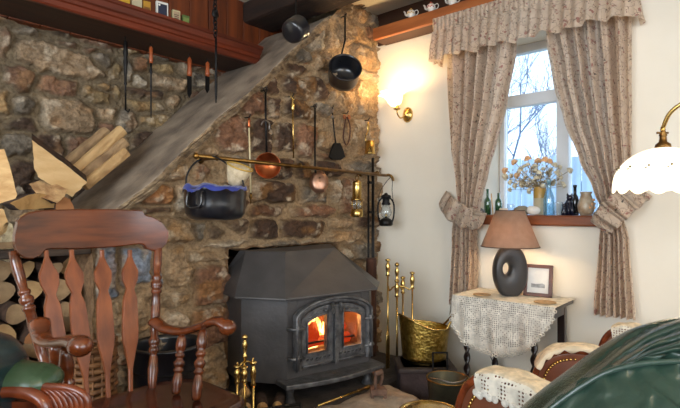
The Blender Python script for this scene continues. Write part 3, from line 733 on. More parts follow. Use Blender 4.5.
# tall iron fire crane with brass rail
RY=1.66; RZ=1.212
T=Thing('utensil_rail','long horizontal brass rail on a black iron post crossing the stone chimney breast','rail',(2.2,RY,0))
ra=onY(197,156,RY); rb=onY(386,175.5,RY); 
mb=MB(); mb.tube([ra,ra.lerp(rb,.5),rb],.0085,10); 
mb.ell(ra-Vector((.004,0,0)),(.012,.013,.013),10); mb.tube(cr([rb,rb+V(.03,-.0,.004),rb+V(.045,-.01,-.008),rb+V(.05,-.015,-.03)],4),.0085,8)
T.p('brass_tube',mb,brassd,world=True)
for px in (217,300,377):
    q=ra+(rb-ra)*((px-197)/189.)**1.0; mb=MB(); x=onY(px,165,RY).x; mb.tube([(x,YF-.01,ra.z-.0),(x,RY,ra.z)],.006,8); mb.ring((x,RY,ra.z),.009,.004,(1,0,0),14,6); mb.lathe([(.016,0),(.016,.006)],(x,YF-.03,ra.z),(0,-1,0),12); T.p('bracket',mb,brassd,world=True)
x=onY(373,200,1.72).x
mb=MB(); mb.tube([(x,1.72,0),(x,1.72,1.30)],.009,8); mb.tube([(x-.03,1.73,.0),(x-.03,1.73,1.2)],.006,8); mb.box(x-.035,x+.01,1.715,1.735,.98,.995); mb.box(x-.035,x+.01,1.715,1.735,.4,.415); mb.box(x-.035,x+.01,1.715,1.735,1.15,1.165); T.p('iron_post',mb,iron,world=True)
# rusty timber beside the stove
mb=MB(); 
def tim(u,v):
    a=2*PI*u; z=v*.74; p=V(2.10+.028*math.cos(a),1.62+.028*math.sin(a),z); n=.012*noise.noise(Vector((math.cos(a),math.sin(a),z*6))); return V(p.x+n,p.y+n,z)
mb.grid(tim,14,30,wrapu=True); mb.f.append([30*14+k for k in range(14)]); mb.sm.append(False); mb.mi.append(0)
solo('timber_post','rough reddish-brown timber standing upright between the stove and the companion stand','timber',mb,mat('old_timber',(98,58,38),.85,rgb2=(50,30,22),scale=9,stretch=(3,3,.4),bump=.6))
# black coal bin behind the rocking chair
P=(.93,1.655,0)
T=Thing('coal_bin','black metal coal bin standing behind the rocking chair against the stones','bin',P)
mb=MB(); mb.lathe([(.10,0),(.112,.02),(.122,.42),(.125,.5),(.132,.508),(.132,.516),(.123,.518),(.119,.5),(.11,.03),(0,.025)],(0,0,0),seg=32); T.p('body',mb,enamel)
mb=MB(); mb.ring((0,0,.43),.1235,.004,(0,0,1),32,6); T.p('band',mb,iron)
# wicker basket
T=Thing('wicker_basket','slender brown wicker basket standing behind the rocking chair','basket',(.665,1.65,0))
wk=mat('wicker',(150,104,62),.6,rgb2=(96,62,36),scale=30)
mb=MB(); R=.06
for k in range(26):
    z=.02+k*.0215; n=32
    mb.tube([V((R+.012*z+.004*math.cos(8*a*2*PI/n*1+PI*(k%2)))*math.cos(a*2*PI/n),(R+.012*z+.004*math.cos(8*a*2*PI/n+PI*(k%2)))*math.sin(a*2*PI/n),z) for a in range(n)],.0085,6,close=True)
T.p('weave',mb,wk)
mb=MB()
for k in range(16): a=2*PI*k/16; mb.tube([(R*math.cos(a),R*math.sin(a),0),((R+.01)*math.cos(a),(R+.01)*math.sin(a),.585)],.0035,5)
mb.lathe([(R,0),(R,.008)],(0,0,0),seg=20); T.p('stake',mb,wk)

# ------------------------------------------------------------ hanging things on the breast
def nail(p): pass
# cauldron
D=1.90; c=onY(215.5,200,1.63); s=(1.63/ray(215.5,200).y)/490
ztop=onY(215,189,1.63).z; zbot=onY(215,220,1.63).z; R=30*s
T=Thing('cauldron','big black enamel cauldron hanging from the left end of the brass rail','cauldron',(c.x,1.63,zbot))
h=ztop-zbot
mb=MB(); mb.shell([(0,0),(R*.6,.0),(R*.85,h*.06),(R*.97,h*.22),(R,h*.5),(R,h*.97),(R*1.03,h),(R*.98,h*1.01),(R*.96,h*.95),(R*.95,h*.3),(R*.8,h*.1),(0,h*.05)],seg=40); T.p('pot',mb,enamel)
u=Vector((.66,-.751,0)); 
mb=MB(); e1=-u*R*1.0; e2=u*R*.98; gx=onY(204,156,RY); g=T.I@Vector((gx.x+.03,RY,ra.z+.004))
mb.tube(cr([e1+V(0,0,h*.9),e1+V(0,0,h*1.02),e1*.93+V(0,0,h*1.5),e1*.6+V(0,.01,h*1.88),g,(e2*.35)+V(0,.02,h*1.92),e2*.85+V(0,.0,h*1.4),e2+V(0,0,h*.92)],6),.0035,6); T.p('bail',mb,iron)
q=T.M.to_3x3()@Vector((1,0,0))
fd=Vector((-.751,-.66,0)); sd=Vector((-.55,-.835,0))  # towards camera
ff=(fd*.97-u*.35).normalized(); fu=Vector((ff.y,-ff.x,0))*-1
mb=MB(); 
pts=[ff*R+fu*-.028+V(0,0,h*.86),ff*(R+.016)+fu*-.03+V(0,0,h*.80),ff*(R+.02)+fu*-.027+V(0,0,h*.44),ff*(R+.02)+fu*.027+V(0,0,h*.44),ff*(R+.016)+fu*.03+V(0,0,h*.80),ff*R+fu*.028+V(0,0,h*.86)]
mb.tube(cr(pts,4),.0045,7); T.p('side_handle',mb,enamel)
# blue cloth in cauldron
cl=mat('blue_cloth',(40,58,150),.75,rgb2=(26,38,110),scale=9,sheen=.3)
mb=MB()
def cloth(u_,v_):
    a=2*PI*u_; r=R*(1.06*math.sin(min(v_*1.0,1)*PI/2)); z=h*1.0+.010*(1-v_**4)+.016*noise.noise(Vector((math.cos(a)*v_*2.5,math.sin(a)*v_*2.5,1)))+.008*noise.noise(Vector((math.cos(a)*v_*6,math.sin(a)*v_*6,2))); 
    if v_>.93: z-=.010+.010*noise.noise(Vector((math.cos(a)*2.2,math.sin(a)*2.2,4)))
    return V(c.x+r*math.cos(a)*.99,1.63+r*math.sin(a)*.99,zbot+z)
mb.grid(cloth,80,18,wrapu=True); solo('blue_cloth','crumpled blue cloth tucked over the rim of the black cauldron','cloth',mb,cl)
# cream bowl lying in the cauldron
c2=onY(238,173,1.58); ax=Vector((-.1,-.25,1)).normalized(); ax=(ax+Vector((.66,-.751,0))*.25).normalized()
mb=MB(); r=.052; mb.shell([(0,-.052),(.026,-.05),(.036,-.03),(.045,.0),(r,.026),(r*.97,.028),(.042,.0),(.03,-.03),(0,-.044)],c2,ax,28)
T=Thing('cream_bowl','cream speckled bowl with a yellow rim tilted on top of the blue cloth','bowl',c2); T.p('bowl_body',mb,mat('cream_stoneware',(226,208,176),.5,rgb2=(190,170,136),scale=60),world=True)
mb=MB(); mb.ring(c2+ax*.027,r*.985,.0035,ax,28,6); T.p('rim',mb,mat('yellow_glaze',(206,164,70),.35),world=True)
# helper for wall utensils
def hook(T,p): mb=MB(); mb.tube([p+V(0,.03,.0),p+V(0,-.004,-.001),p+V(0,-.01,.012)],.003,6); T.p('hook',mb,iron,world=True)
WY=1.755
def rod(px0,py0,px1,py1,Y=WY): return onY(px0,py0,Y),onY(px1,py1,Y)
# copper skillet with iron handle
top,bt=rod(265.5,92,267.5,150); pc=onY(267.5,166,WY-.01); 
T=Thing('copper_pan','round copper pan hanging by a long iron handle, left of the brass toasting fork','pan',pc)
mb=MB(); mb.shell([(0,-.002),(.046,-.002),(.056,.004),(.060,.022),(.0575,.022),(.053,.006),(0,.003)],pc+V(0.0,-.0,0),(-.6,-.8,0),36); T.p('pan_dish',mb,copper,world=True)
mb=MB(); mb.tube([top,onY(265.8,118,WY),pc+V(-.005,.0,.055)],.005,8); mb.ring(top+V(0,0,.01),.010,.003,(0,1,0),14,6); T.p('handle',mb,iron,world=True); hook(T,top+V(0,0,.01))
mb=MB(); a=onY(265,125,WY); mb.tube(cr([a+V(-.022,0,-.004),a+V(-.016,-.004,.014),a+V(.004,-.006,.02),a+V(.022,-.004,.008),a+V(.026,0,-.02)],4),.004,6); T.p('iron_bow',mb,pewter,world=True)
# bone-coloured long fork
top,bt=rod(249,117,251,205,1.75); T=Thing('long_ladle','thin cream-coloured long rod with copper top hanging right of the cauldron','utensil',bt)
mb=MB(); mb.tube([onY(249,127,1.75),bt.lerp(top,.5),onY(250.8,193,1.75)],.0035,8); T.p('rod',mb,mat('bone',(232,214,168),.4),world=True)
mb=MB(); mb.lathe([(.002,-.02),(.007,-.01),(.005,.005),(.007,.018),(.001,.03)],onY(249,124,1.75),(0,0,1),10); T.p('finial',mb,copper,world=True); hook(T,top)
mb=MB(); mb.lathe([(.004,0),(.007,-.01),(.007,-.02),(.003,-.03),(.004,-.045),(0,-.05)],onY(250.8,193,1.75),(0,0,1),10); T.p('tip',mb,brassd,world=True)
# brass toasting fork
top,bt=rod(292.5,96,293.5,158); T=Thing('toasting_fork','slim brass toasting fork hanging on the chimney breast between copper pan and skimmer','fork',bt)
mb=MB(); mb.tube([bt,top.lerp(bt,.1)],.0035,8); T.p('rod',mb,brass,world=True)
mb=MB(); q=top.lerp(bt,.18); mb.lathe([(.003,-.02),(.009,-.01),(.007,0),(.010,.012),(.004,.022),(.007,.03),(0,.038)],q,(0,0,1),12); T.p('finial',mb,brass,world=True)
for s_ in (-1,0,1): mb=MB(); mb.tube([q+V(0,0,.03),q+V(s_*.011,0,.045),q+V(s_*.012,0,.072)],.002,5); T.p('prong',mb,brass,world=True)
hook(T,top)
# copper skimmer
top,bt=rod(315,108,315,168); pc=onY(317,182,WY-.01)
T=Thing('copper_skimmer','perforated copper skimmer hanging by a black handle below the brass rail','skimmer',pc)
sk=lace('perforated_copper',(196,150,124),48,.26); sk.node_tree.nodes['Principled BSDF'].inputs['Metallic'].default_value=.8; sk.node_tree.nodes['Principled BSDF'].inputs['Roughness'].default_value=.35
mb=MB(); mb.shell([(0,.006),(.03,.004),(.05,-.004),(.052,-.003),(.03,.006),(0,.008)],pc+V(0,-.015,0),(-.6,-.8,.15),30,scale=(.95,1.15)); T.p('skimmer_disc',mb,sk,world=True)
mb=MB(); mb.tube([top,bt,pc+V(-.01,.0,.045)],.0048,8); mb.ring(top+V(0,0,.008),.009,.003,(0,1,0),12,6); T.p('handle',mb,iron,world=True); hook(T,top+V(0,0,.01))
# black hand shovel
top,_=rod(333,112,0,0); T=Thing('hand_shovel','small black triangular hand shovel hanging above the right half of the brass rail','shovel',onY(336,158,WY))
mb=MB(); P=[onY(x,y,WY) for x,y in ((333,143),(339,143),(342,150),(344,157),(340,160),(331,160),(328,157),(330,150))]; mb.prism([p for p in P],(0,-.012,0)); T.p('blade',mb,iron,world=True,bev=.004)
mb=MB(); mb.tube([onY(332.5,113,WY),onY(334,130,WY),onY(336,145,WY-.01)],.0042,8); T.p('handle',mb,iron,world=True)
mb=MB(); mb.ring(onY(332,110,WY),.011,.0035,(0,1,0),14,6); mb.ell(onY(332.6,117,WY),(.008,.006,.012),10); T.p('hanging_loop',mb,pewter,world=True); hook(T,onY(332,108,WY))
# iron tongs
T=Thing('iron_tongs','dark iron loop tongs hanging between the hand shovel and the brass jug','tongs',onY(347,146,WY))
mb=MB(); mb.tube(cr([onY(x,y,WY) for x,y in ((347,117),(350,126),(349.5,138),(346.5,145),(343.5,138),(344.5,126),(346,117))],5),.004,7); T.p('loop',mb,mat('rust_iron_dark',(92,58,44),.6,.5),world=True)
mb=MB(); mb.ring(onY(344.5,117,WY),.009,.0033,(0,1,0),14,6); mb.ring(onY(349,117,WY),.009,.0033,(0,1,0),14,6); T.p('finger_ring',mb,copper,world=True); hook(T,onY(347,113,WY))
# brass jug measure on tall handle
T=Thing('brass_measure','small brass measuring cup on a flat upright handle hanging nearest the white wall','measuring cup',onY(370,155,WY-.03))
pb=onY(370,154,WY-.03); pt=onY(370,141,WY-.03); hh=pt.z-pb.z
mb=MB(); mb.shell([(0,0),(.031,0),(.031,.004),(.029,.008),(.029,hh),(.027,hh),(.027,.01),(0,.006)],pb,(0,0,1),24); T.p('cup',mb,brass,world=True)
mb=MB(); q=onY(368.3,127,WY); mb.tube([pb+V(-.006,.024,hh*.5),pb+V(-.008,.026,hh+.03),q+V(0,0,-.02)],.0035,7); mb.ell(q,(.010,.004,.030),12); T.p('handle',mb,brass,world=True); hook(T,onY(368,120,WY))
# big black saucepan
def saucepan(label,pc,axis,r,h,handle_pts,hr=.006,m=enamel,name='saucepan'):
    T=Thing(name,label,'saucepan',pc); axis=Vector(axis).normalized()
    mb=MB(); mb.shell([(0,-h*.5),(r*.75,-h*.5),(r*.93,-h*.42),(r*1.0,-h*.15),(r*1.0,h*.42),(r*1.05,h*.5),(r*.98,h*.5),(r*.94,h*.35),(r*.94,-h*.2),(r*.7,-h*.42),(0,-h*.42)],pc,axis,36); T.p('pan_body',mb,m,world=True)
    mb=MB(); mb.tube(handle_pts,hr,8,flat=.5); T.p('handle',mb,iron,world=True); return T
pc=onY(344,74,1.70); T=saucepan('large black saucepan hanging high on the stones near the sconce',pc,(-.62,-.72,.42),.084,.11,[pc+V(.0,.03,.07),onY(345,40,1.73),onY(345,14,1.745)],.0062); hook(T,onY(345,16,WY))
pc=onY(295,30,1.55); T=saucepan('small dark blue saucepan hanging tilted from the ceiling beam',pc,(.80,.15,.55),.052,.075,[pc+V(.03,.0,.02),pc+V(.055,.0,.05)],.004)
mb=MB(); mb.tube([pc+V(.0,0,.03),onY(296,12,1.55),onY(296,0,1.55)+V(0,0,.02)],.003,6); T.p('hanging_wire',mb,iron,world=True)
# miner's lamp
x0=onY(357,197,RY); sc_=(RY/ray(357,197).y)/490
def zz(y): return H+(210-y)*sc_
T=Thing('miners_lamp','tall slim brass miners lamp hanging from the right part of the brass rail','lamp',(x0.x,RY,zz(217)))
b0=zz(217)
mb=MB(); mb.lathe([(.030,0),(.034,.006),(.034,zz(210)-b0),(.026,zz(209)-b0),(0,zz(209)-b0)],(0,0,0),seg=20); T.p('base',mb,brass)
mb=MB(); mb.lathe([(.023,zz(209)-b0),(.023,zz(200)-b0)],(0,0,0),seg=20); T.p('chimney_glass',mb,clearglass)
mb=MB(); mb.lathe([(.008,zz(209)-b0),(.008,zz(204)-b0),(.003,zz(203)-b0)],(0,0,0),seg=10); T.p('burner',mb,pewter)
for k in range(5): a=2*PI*k/5; mb=MB(); mb.tube([(.027*math.cos(a),.027*math.sin(a),zz(210)-b0),(.027*math.cos(a),.027*math.sin(a),zz(199)-b0)],.0025,6); T.p('pillar',mb,brass)
mb=MB(); mb.lathe([(.031,zz(200.5)-b0),(.031,zz(199)-b0),(.026,zz(198.5)-b0),(.024,zz(184)-b0),(.026,zz(183)-b0),(.018,zz(181)-b0),(0,zz(180)-b0)],(0,0,0),seg=20); T.p('bonnet',mb,brass)
mb=MB(); mb.ring((0,0,zz(178)-b0),.012,.0025,(1,0,0),16,6); mb.tube([(0,0,zz(176)-b0),(0,0,ra.z-b0+.01)],.002,5); T.p('hanging_ring',mb,brassd)
# black hurricane lantern
px=386; YL=1.62; sc_=(YL/ray(px,205).y)/490; x0=onY(px,205,YL)
T=Thing('hurricane_lantern','black hurricane lantern hanging at the right end of the brass rail by the white wall','lantern',(x0.x,YL,zz(226)))
b0=zz(226)
mb=MB(); mb.lathe([(.030,0),(.038,.006),(.038,.028),(.026,.040),(.014,.046),(0,.046)],(0,0,0),seg=20); T.p('fuel_tank',mb,iron)
mb=MB(); mb.lathe([(.018,.046),(.030,.062),(.033,.078),(.026,.10),(.019,.118)],(0,0,0),seg=20); T.p('globe',mb,clearglass)
mb=MB(); mb.lathe([(.008,.046),(.008,.066),(.004,.07),(0,.075)],(0,0,0),seg=10); T.p('burner',mb,brass)
mb=MB(); mb.lathe([(.024,.118),(.026,.124),(.020,.135),(.020,.155),(.030,.160),(.026,.172),(.010,.178),(.008,.185),(0,.186)],(0,0,0),seg=20); T.p('chimney_cap',mb,iron)
u=Vector((.66,-.751,0))
for s_ in (-1,1):
    mb=MB(); mb.tube(cr([u*s_*.034+V(0,0,.02),u*s_*.044+V(0,0,.06),u*s_*.044+V(0,0,.12),u*s_*.03+V(0,0,.150),u*s_*.018+V(0,0,.155)],5),.0048,7); T.p('side_tube',mb,iron)
mb=MB(); tp=T.I@(rb+V(.045,-.01,-.004)); mb.tube(cr([u*-.042+V(0,0,.125),u*-.03+V(0,0,.20),tp,u*.034+V(0,0,.20),u*.042+V(0,0,.125)],5),.002,6); T.p('bail',mb,iron)
# utensils under the shelf
redw=mat('turned_red_wood',(176,92,48),.35,rgb2=(140,66,32),coat=.3)
HY=2.12; zt_=1.757
def hang(name,label,cat,px,y0,y1,kind):
    a=onY(px,y0,HY); b=onY(px+.5,y1,HY); a.z=min(a.z,zt_-.01)
    T=Thing(name,label,cat,b,0,'utensils hanging under the shelf'); L=a.z-b.z; o=b
    if kind=='iron':
        mb=MB(); mb.lathe([(.004,L*.0),(.004,L*.35),(.007,L*.37),(.005,L*.4),(.0075,L*.6),(.010,L*.68),(.0075,L*.75),(.011,L*.8),(.006,L*.97),(0,L)],b,(0,0,1),12); T.p('shaft',mb,iron,world=True)
        mb=MB(); mb.tube([b+V(0,0,.01),b+V(0,0,-.0),b+V(.012,0,-.008),b+V(.018,0,.006)],.003,6); T.p('tip',mb,iron,world=True)
    elif kind=='steel':
        mb=MB(); mb.lathe([(.0075,L*.76),(.009,L*.8),(.007,L*.88),(.009,L*.97),(0,L)],b,(0,0,1),12); T.p('handle',mb,redw,world=True)
        mb=MB(); mb.lathe([(.002,0),(.0035,L*.1),(.0035,L*.6),(.007,L*.64),(.004,L*.7),(.006,L*.77)],b,(0,0,1),10); T.p('shaft',mb,iron,world=True)
    elif kind=='knife':
        mb=MB(); mb.lathe([(.0105,L*.52),(.012,L*.6),(.009,L*.75),(.011,L*.92),(0,L)],b,(0,0,1),12); T.p('handle',mb,redw,world=True)
        mb=MB(); mb.prism([b+V(-.011,0,L*.52),b+V(-.011,0,L*.1),b+V(0,0,0),b+V(.012,0,L*.12),b+V(.012,0,L*.52)],(0,.004,0)); T.p('blade',mb,iron,world=True)
    mb=MB(); mb.tube([a+V(0,0,-.006),a+V(0,0,.012)],.0025,5); T.p('hook',mb,iron,world=True)
hang('roasting_spit','all-black iron skewer hanging furthest left under the shelf','skewer',125,34,110,'iron')
hang('toasting_fork','long thin steel fork with slim red wooden handle hanging second under the shelf','fork',150.5,40,118,'steel')
hang('carving_knife','dark-bladed knife with copper-red handle hanging third under the shelf','knife',189,54,98,'knife')
hang('sharpening_steel','short dark steel with red wooden handle hanging just left of the long chain','sharpening steel',207,58,93,'knife')
# long iron chain hook in front of the shelf
T=Thing('pot_hook','long dark iron pot chain hanging from the ceiling in front of the shelf','pot hook',onY(216,104,1.93))
a=onY(215,-12,1.93); b=onY(216,104,1.93); n=7
a.z=min(a.z,CZ-.005)
mb=MB(); k0=a.lerp(b,.42)
N=12
for k in range(N):
    q=a.lerp(k0,(k+.5)/N); mb.ring(q,.013,.003,(1,0,0) if k%2 else (0,1,0),12,6,sc=(.7,1.0))
T.p('chain',mb,iron,world=True)
mb=MB(); mb.ell(a.lerp(b,.22),(.018,.008,.024),12,nz=.3); T.p('iron_plate',mb,iron,world=True)
mb=MB(); mb.lathe([(.002,0),(.005,.03),(.007,.1),(.005,.2),(.006,(k0.z-b.z)*.7),(.004,k0.z-b.z)],b,(0,0,1),10); T.p('shaft',mb,iron,world=True)
# packets on the shelf
def packet(name,label,cat,px,pb,pt,w,c1,c2,band,d=.02,group='small packets along the wooden shelf'):
    y=2.035; b=onY(px,pb,y); t=onY(px,pt,y); z0=1.8425; h=t.z-b.z
    T=Thing(name,label,cat,(b.x,y,z0),-.15,group)
    mb=MB(); mb.box(-w/2,w/2,0,d,0,h); T.p('carton',mb,mat(name+'_body',c1,.5),bev=.001)
    mb=MB(); mb.box(-w*.38,w*.38,-.0012,0,h*band[0],h*band[1]); T.p('printed_panel',mb,mat(name+'_print',c2,.5,rgb2=tuple(int(v*.8) for v in c2),scale=60))
    return T,h
packet('tea_packet','yellow packet at the left end of the row on the shelf','packet',113,2,-8,.04,(60,54,48),(150,130,80),(.1,.7))
packet('mustard_box','yellow box with dark lettering, left of the striped white packet on the shelf','box',124.5,9,-4,.045,(206,160,34),(120,84,20),(.15,.4))
packet('starch_packet','white packet with red and dark print between two yellow boxes on the shelf','packet',137,13,-3,.043,(196,184,150),(90,84,70),(.1,.3))
packet('matchbox','narrow yellow box partly behind the hanging fork on the shelf','box',147,15,0,.032,(190,140,36),(120,76,24),(.2,.6))
T,h=packet('playing_cards','white-edged pack of playing cards with a navy back standing on the shelf','playing cards',162.5,22,3,.052,(236,232,222),(30,38,64),(.12,.88),.016)
mb=MB()
for (x,z) in ((.014,h*.2),(-.014,h*.8)): mb.ell((x,-.0015,z),(.005,.001,.005),10)
T.p('emblem',mb,cerw)
T,h=packet('seed_packet','cream packet with rows of dark print right of the playing cards','packet',176.5,26,11,.036,(196,184,140),(176,150,120),(.1,.9))
mb=MB()
for k in range(4): mb.box(-.010,.010,-.0022,-.001,h*(.3+.12*k),h*(.34+.12*k))
T.p('print_line',mb,mat('ink',(74,60,50),.7))
packet('soap_box','green box at the right end of the row of packets','box',186,29,16,.034,(84,104,48),(120,140,70),(.25,.8))
# ------------------------------------------------------------ teapots on the ledge
def teapot(px,label,m2,s=1):
    z=2.0575; x=WX-.122; p=onX(px,18,x); T=Thing('miniature_teapot',label,'teapot',(p.x,p.y,z),.25-PI/2+.1,'little teapots on the ledge')
    mb=MB(); mb.lathe([(.010,0),(.014,.002),(.013,.005),(.022,.014),(.025,.024),(.021,.036),(.013,.042)],(0,0,0),seg=20); T.p('pot_body',mb,cerw)
    mb=MB(); mb.lathe([(.014,.041),(.010,.047),(.003,.050),(.004,.054),(0,.057)],(0,0,0),seg=16); T.p('lid',mb,m2)
    mb=MB(); mb.tube(cr([(-.018,0,.016),(-.030,0,.022),(-.034,0,.036),(-.040,0,.042)],4),[.006-.0002*i for i in range(13)],8); T.p('spout',mb,cerw)
    mb=MB(); mb.tube(cr([(.020,0,.036),(.034,0,.040),(.040,0,.028),(.034,0,.016),(.021,0,.014)],4),.0026,6); T.p('handle',mb,cerw)
    mb=MB(); 
    for k in range(5): a=-PI/2+.35*(k-2); mb.ell((.024*math.cos(a),.024*math.sin(a),.022+.004*(k%2)),(.004,.003,.004),8)
    T.p('painted_flower',mb,m2); return T
teapot(411,'tiny white teapot with yellow flowers and lid, nearest the stone chimney on the ledge',mat('yellow_paint',(200,160,60),.4))
teapot(431,'tiny white teapot with red flowers in the middle of the three on the ledge',mat('red_paint',(168,70,56),.4))
teapot(452,'tiny plain white teapot furthest right on the ledge, above the curtain pelmet',mat('pale_paint',(210,196,180),.4))
# ------------------------------------------------------------ sconce
sp=onX(408,115,WX)
T=Thing('wall_sconce','lit brass wall light with a frilled glass shade on the white wall','wall light',(WX,sp.y,sp.z))
mb=MB(); mb.lathe([(.034,0),(.036,.004),(.030,.012),(.020,.020),(.012,.026),(.006,.03),(0,.031)],(0,0,0),(-1,0,0),24,scale=(1,1.25)); T.p('back_plate',mb,brass)
mb=MB(); ex=T.I@onX(397.0,108,WX-.12); 
mb.tube(cr([(-.024,0,0),(-.05,.0,-.018),(-.085,ex.y*.6,-.030),(-.115,ex.y,-.012),(ex.x,ex.y,ex.z-.012)],6),.004,8); T.p('arm',mb,brass)
mb=MB(); mb.lathe([(.004,-.014),(.018,-.008),(.020,-.002),(.010,.002),(.010,.016),(.014,.02)],ex,(0,0,1),16); T.p('gallery_cup',mb,brass)
shm=mat('lit_frosted_glass',(255,236,200),.4,emit=(255,214,150),estr=3.5)
ax=Vector((-.15,.22,1)).normalized()
mb=MB(); wob=lambda a,z:1+ (max(0,(z-.05))*5)*math.sin(a*6); mb.shell([(.014,.012),(.030,.02),(.042,.04),(.046,.062),(.052,.085),(.072,.102),(.070,.103),(.050,.086),(.044,.062),(.04,.04),(.028,.022)],ex,ax,60,wob=wob); T.p('glass_shade',mb,shm)
SCONCE=T.M@(ex+ax*.085+V(-.0,0,.02))
# ------------------------------------------------------------ curtains
def curtain(name,label,yl,yr,zs,n,xc,ph,group):
    # yl, yr : functions of z for outer and inner edge; zs list top->bottom
    T=Thing(name,label,'curtain',(xc,(yl(zs[1])+yr(zs[1]))/2,zs[1]),0,group)
    def f(u,v):
        z=zs[0]+(zs[1]-zs[0])*v; a,b=yl(z),yr(z); w=abs(b-a)
        uu=u+.02*noise.noise(Vector((u*3,z*2,ph)))
        amp=min(.048,.016+w*.08)
        y=a+(b-a)*uu; x=xc+amp*math.sin(2*PI*n*uu+ph+.8*math.sin(z*3))+.012*noise.noise(Vector((u*9,z*3,ph+4)))+amp*.35*math.sin(2*PI*n*2.3*uu+ph*2)
        return V(x,y,z)
    mb=MB(); mb.grid(f,150,90); T.p('drape',mb,floral,world=True,normals=False); return T
def interp(tab):
    def f(z):
        for (z0,a),(z1,b) in zip(tab,tab[1:]):
            if z0>=z>=z1:
                k=(z0-z)/(z0-z1); k=k*k*(3-2*k)*.5+k*.5; return a+(b-a)*k
        return tab[0][1] if z>tab[0][0] else tab[-1][1]
    return f
XC=2.335
def yx(px,py): p=onX(px,py,XC); return (p.z,p.y)
L1=interp([yx(449,40),yx(451,150),yx(456,185),yx(458,203),yx(452,230),yx(448,305)])
L2=interp([yx(515,45),yx(505,100),yx(495,140),yx(487,170),yx(479,205),yx(476,230),yx(477,306)])
zt0=yx(500,25)[0]
curtain('curtain','left floral curtain tied back beside the wall light','a' and L1,L2,(1.93,yx(460,305)[0]),5.5,XC,.3,'floral window curtains')
R1=interp([yx(543,35),yx(552,80),yx(562,120),yx(577,160),yx(592,190),yx(602,212),yx(598,240),yx(593,312)])
R2=interp([yx(632,30),yx(632,160),yx(628,190),yx(622,212),yx(630,240),yx(636,318)])
curtain('curtain','right floral curtain tied back behind the scalloped white lamp','a' and R1,R2,(1.90,yx(615,317)[0]),6.5,XC,1.2,'floral window curtains')
def band(label,pts,wd,gname):
    mb=MB(); P=cr([onX(a,b,x) for a,b,x in pts],8); n=len(P); 
    def f(u,v):
        i=min(n-1,int(u*(n-1))); p=P[i]; d=(P[min(i+1,n-1)]-P[max(i-1,0)]).normalized(); w=Vector((0,-d.z,d.y)).normalized()
        return p+w*(v-.5)*wd*(1+.3*math.sin(u*PI))+V(-.006*math.sin(v*PI)-.004*math.sin(u*25),0,.004*math.sin(u*31))
    mb.grid(f,60,10); solo('curtain_tieback',label,'tieback',mb,floral,'floral curtain tiebacks',solid=.006,normals=False)
band('ruched floral tieback around the left curtain',[(443,198,2.38),(449,207,2.30),(462,216,2.275),(474,219,2.29),(479,212,2.33)],.085,'')
band('wide floral tieback around the right curtain, below the scalloped lamp shade',[(600,228,2.30),(604,222,2.275),(615,210,2.265),(630,198,2.29),(643,190,2.38)],.085,'')
# pelmet
T=Thing('curtain_pelmet','gathered floral pelmet frill across the top of the window','pelmet',(2.25,.86,1.80))
PA=1.335; PB=.425; XP=2.255
def pel(z0,z1,fq,amp,flare,jag):
    def f(u,v):
        s=u*1.14   # path: return at left end, front, return right end
        z=z0+(z1-z0)*v
        y=PA; x=2.40
        if u<.1: k=u/.1; x=2.40-(2.40-XP)*k; y=PA+.0*k
        elif u>.9: k=(u-.9)/.1; x=XP+(2.40-XP)*k; y=PB
        else: k=(u-.1)/.8; x=XP; y=PA+(PB-PA)*k
        a=amp*(.4+.6*v); w=math.sin(u*fq+1.5*noise.noise(Vector((u*20,0,1)))); 
        o=Vector((-1,0,0)) if .1<=u<=.9 else Vector((0,1 if u<.1 else -1,0))
        p=V(x,y,z)+o*(a*w+flare*v+.01*noise.noise(Vector((u*14,v*2,3)))*v)
        if jag: p.z+= v*(.008*math.sin(u*fq*.5)+.006*math.sin(u*fq*.23))
        return p
    return f
mb=MB(); mb.grid(pel(2.004,1.935,300,.005,.0,False),600,4); T.p('gathered_heading',mb,floral,world=True,normals=False)
mb=MB(); mb.grid(pel(1.935,1.785,150,.011,.022,True),600,14); T.p('frill',mb,floral,world=True,normals=False)
mb=MB(); mb.box(XP+.006,WX-.001,PB+.01,PA-.01,1.985,2.0); T.p('pelmet_board',mb,whitep,world=True)
# ------------------------------------------------------------ side table with lace cloth
TX0,TX1,TY0,TY1,TZ=2.10,2.35,.665,1.105,.60
T=Thing('gateleg_table','dark gateleg side table with barley twist legs under the window','table',((TX0+TX1)/2,(TY0+TY1)/2,0))
mb=MB(); mb.box(TX0,TX1,TY0,TY1,TZ-.02,TZ); mb.box(TX0+.03,TX1-.02,TY0+.03,TY1-.03,TZ-.07,TZ-.02); T.p('tabletop',mb,darkwood,world=True,bev=.004)
def leafp():
    return [V(TX0-.022,(TY0+TY1)/2+.20*math.cos(a),TZ-.01+.19*math.sin(a)) for a in [PI+PI*k/18 for k in range(19)]]
mb=MB(); mb.prism(leafp(),(.014,0,0)); T.p('drop_leaf',mb,darkwood,world=True)
def twist(x,y,z0,z1,r=.016):
    mb=MB()
    def f(u,v): 
        a=2*PI*u; z=z0+(z1-z0)*v; e=r*(.72+.28*math.cos(2*(a-z*58))); return V(x+e*math.cos(a),y+e*math.sin(a),z)
    mb.grid(f,16,90,wrapu=True)
    for z in (z0,z1): mb.ell((x,y,z),(.019,.019,.010),12)
    mb.box(x-.018,x+.018,y-.018,y+.018,z1,TZ-.02); mb.box(x-.018,x+.018,y-.018,y+.018,.05,z0); mb.ell((x,y,.025),(.02,.02,.025),10)
    T.p('leg',mb,darkwood,world=True)
def legat(px,X): return onX(px,340,X).y
for px,X in ((467,2.13),(534,2.12),(495,2.30)): twist(X,legat(px,X),.20,.50)
X=2.33; y=legat(562,X)
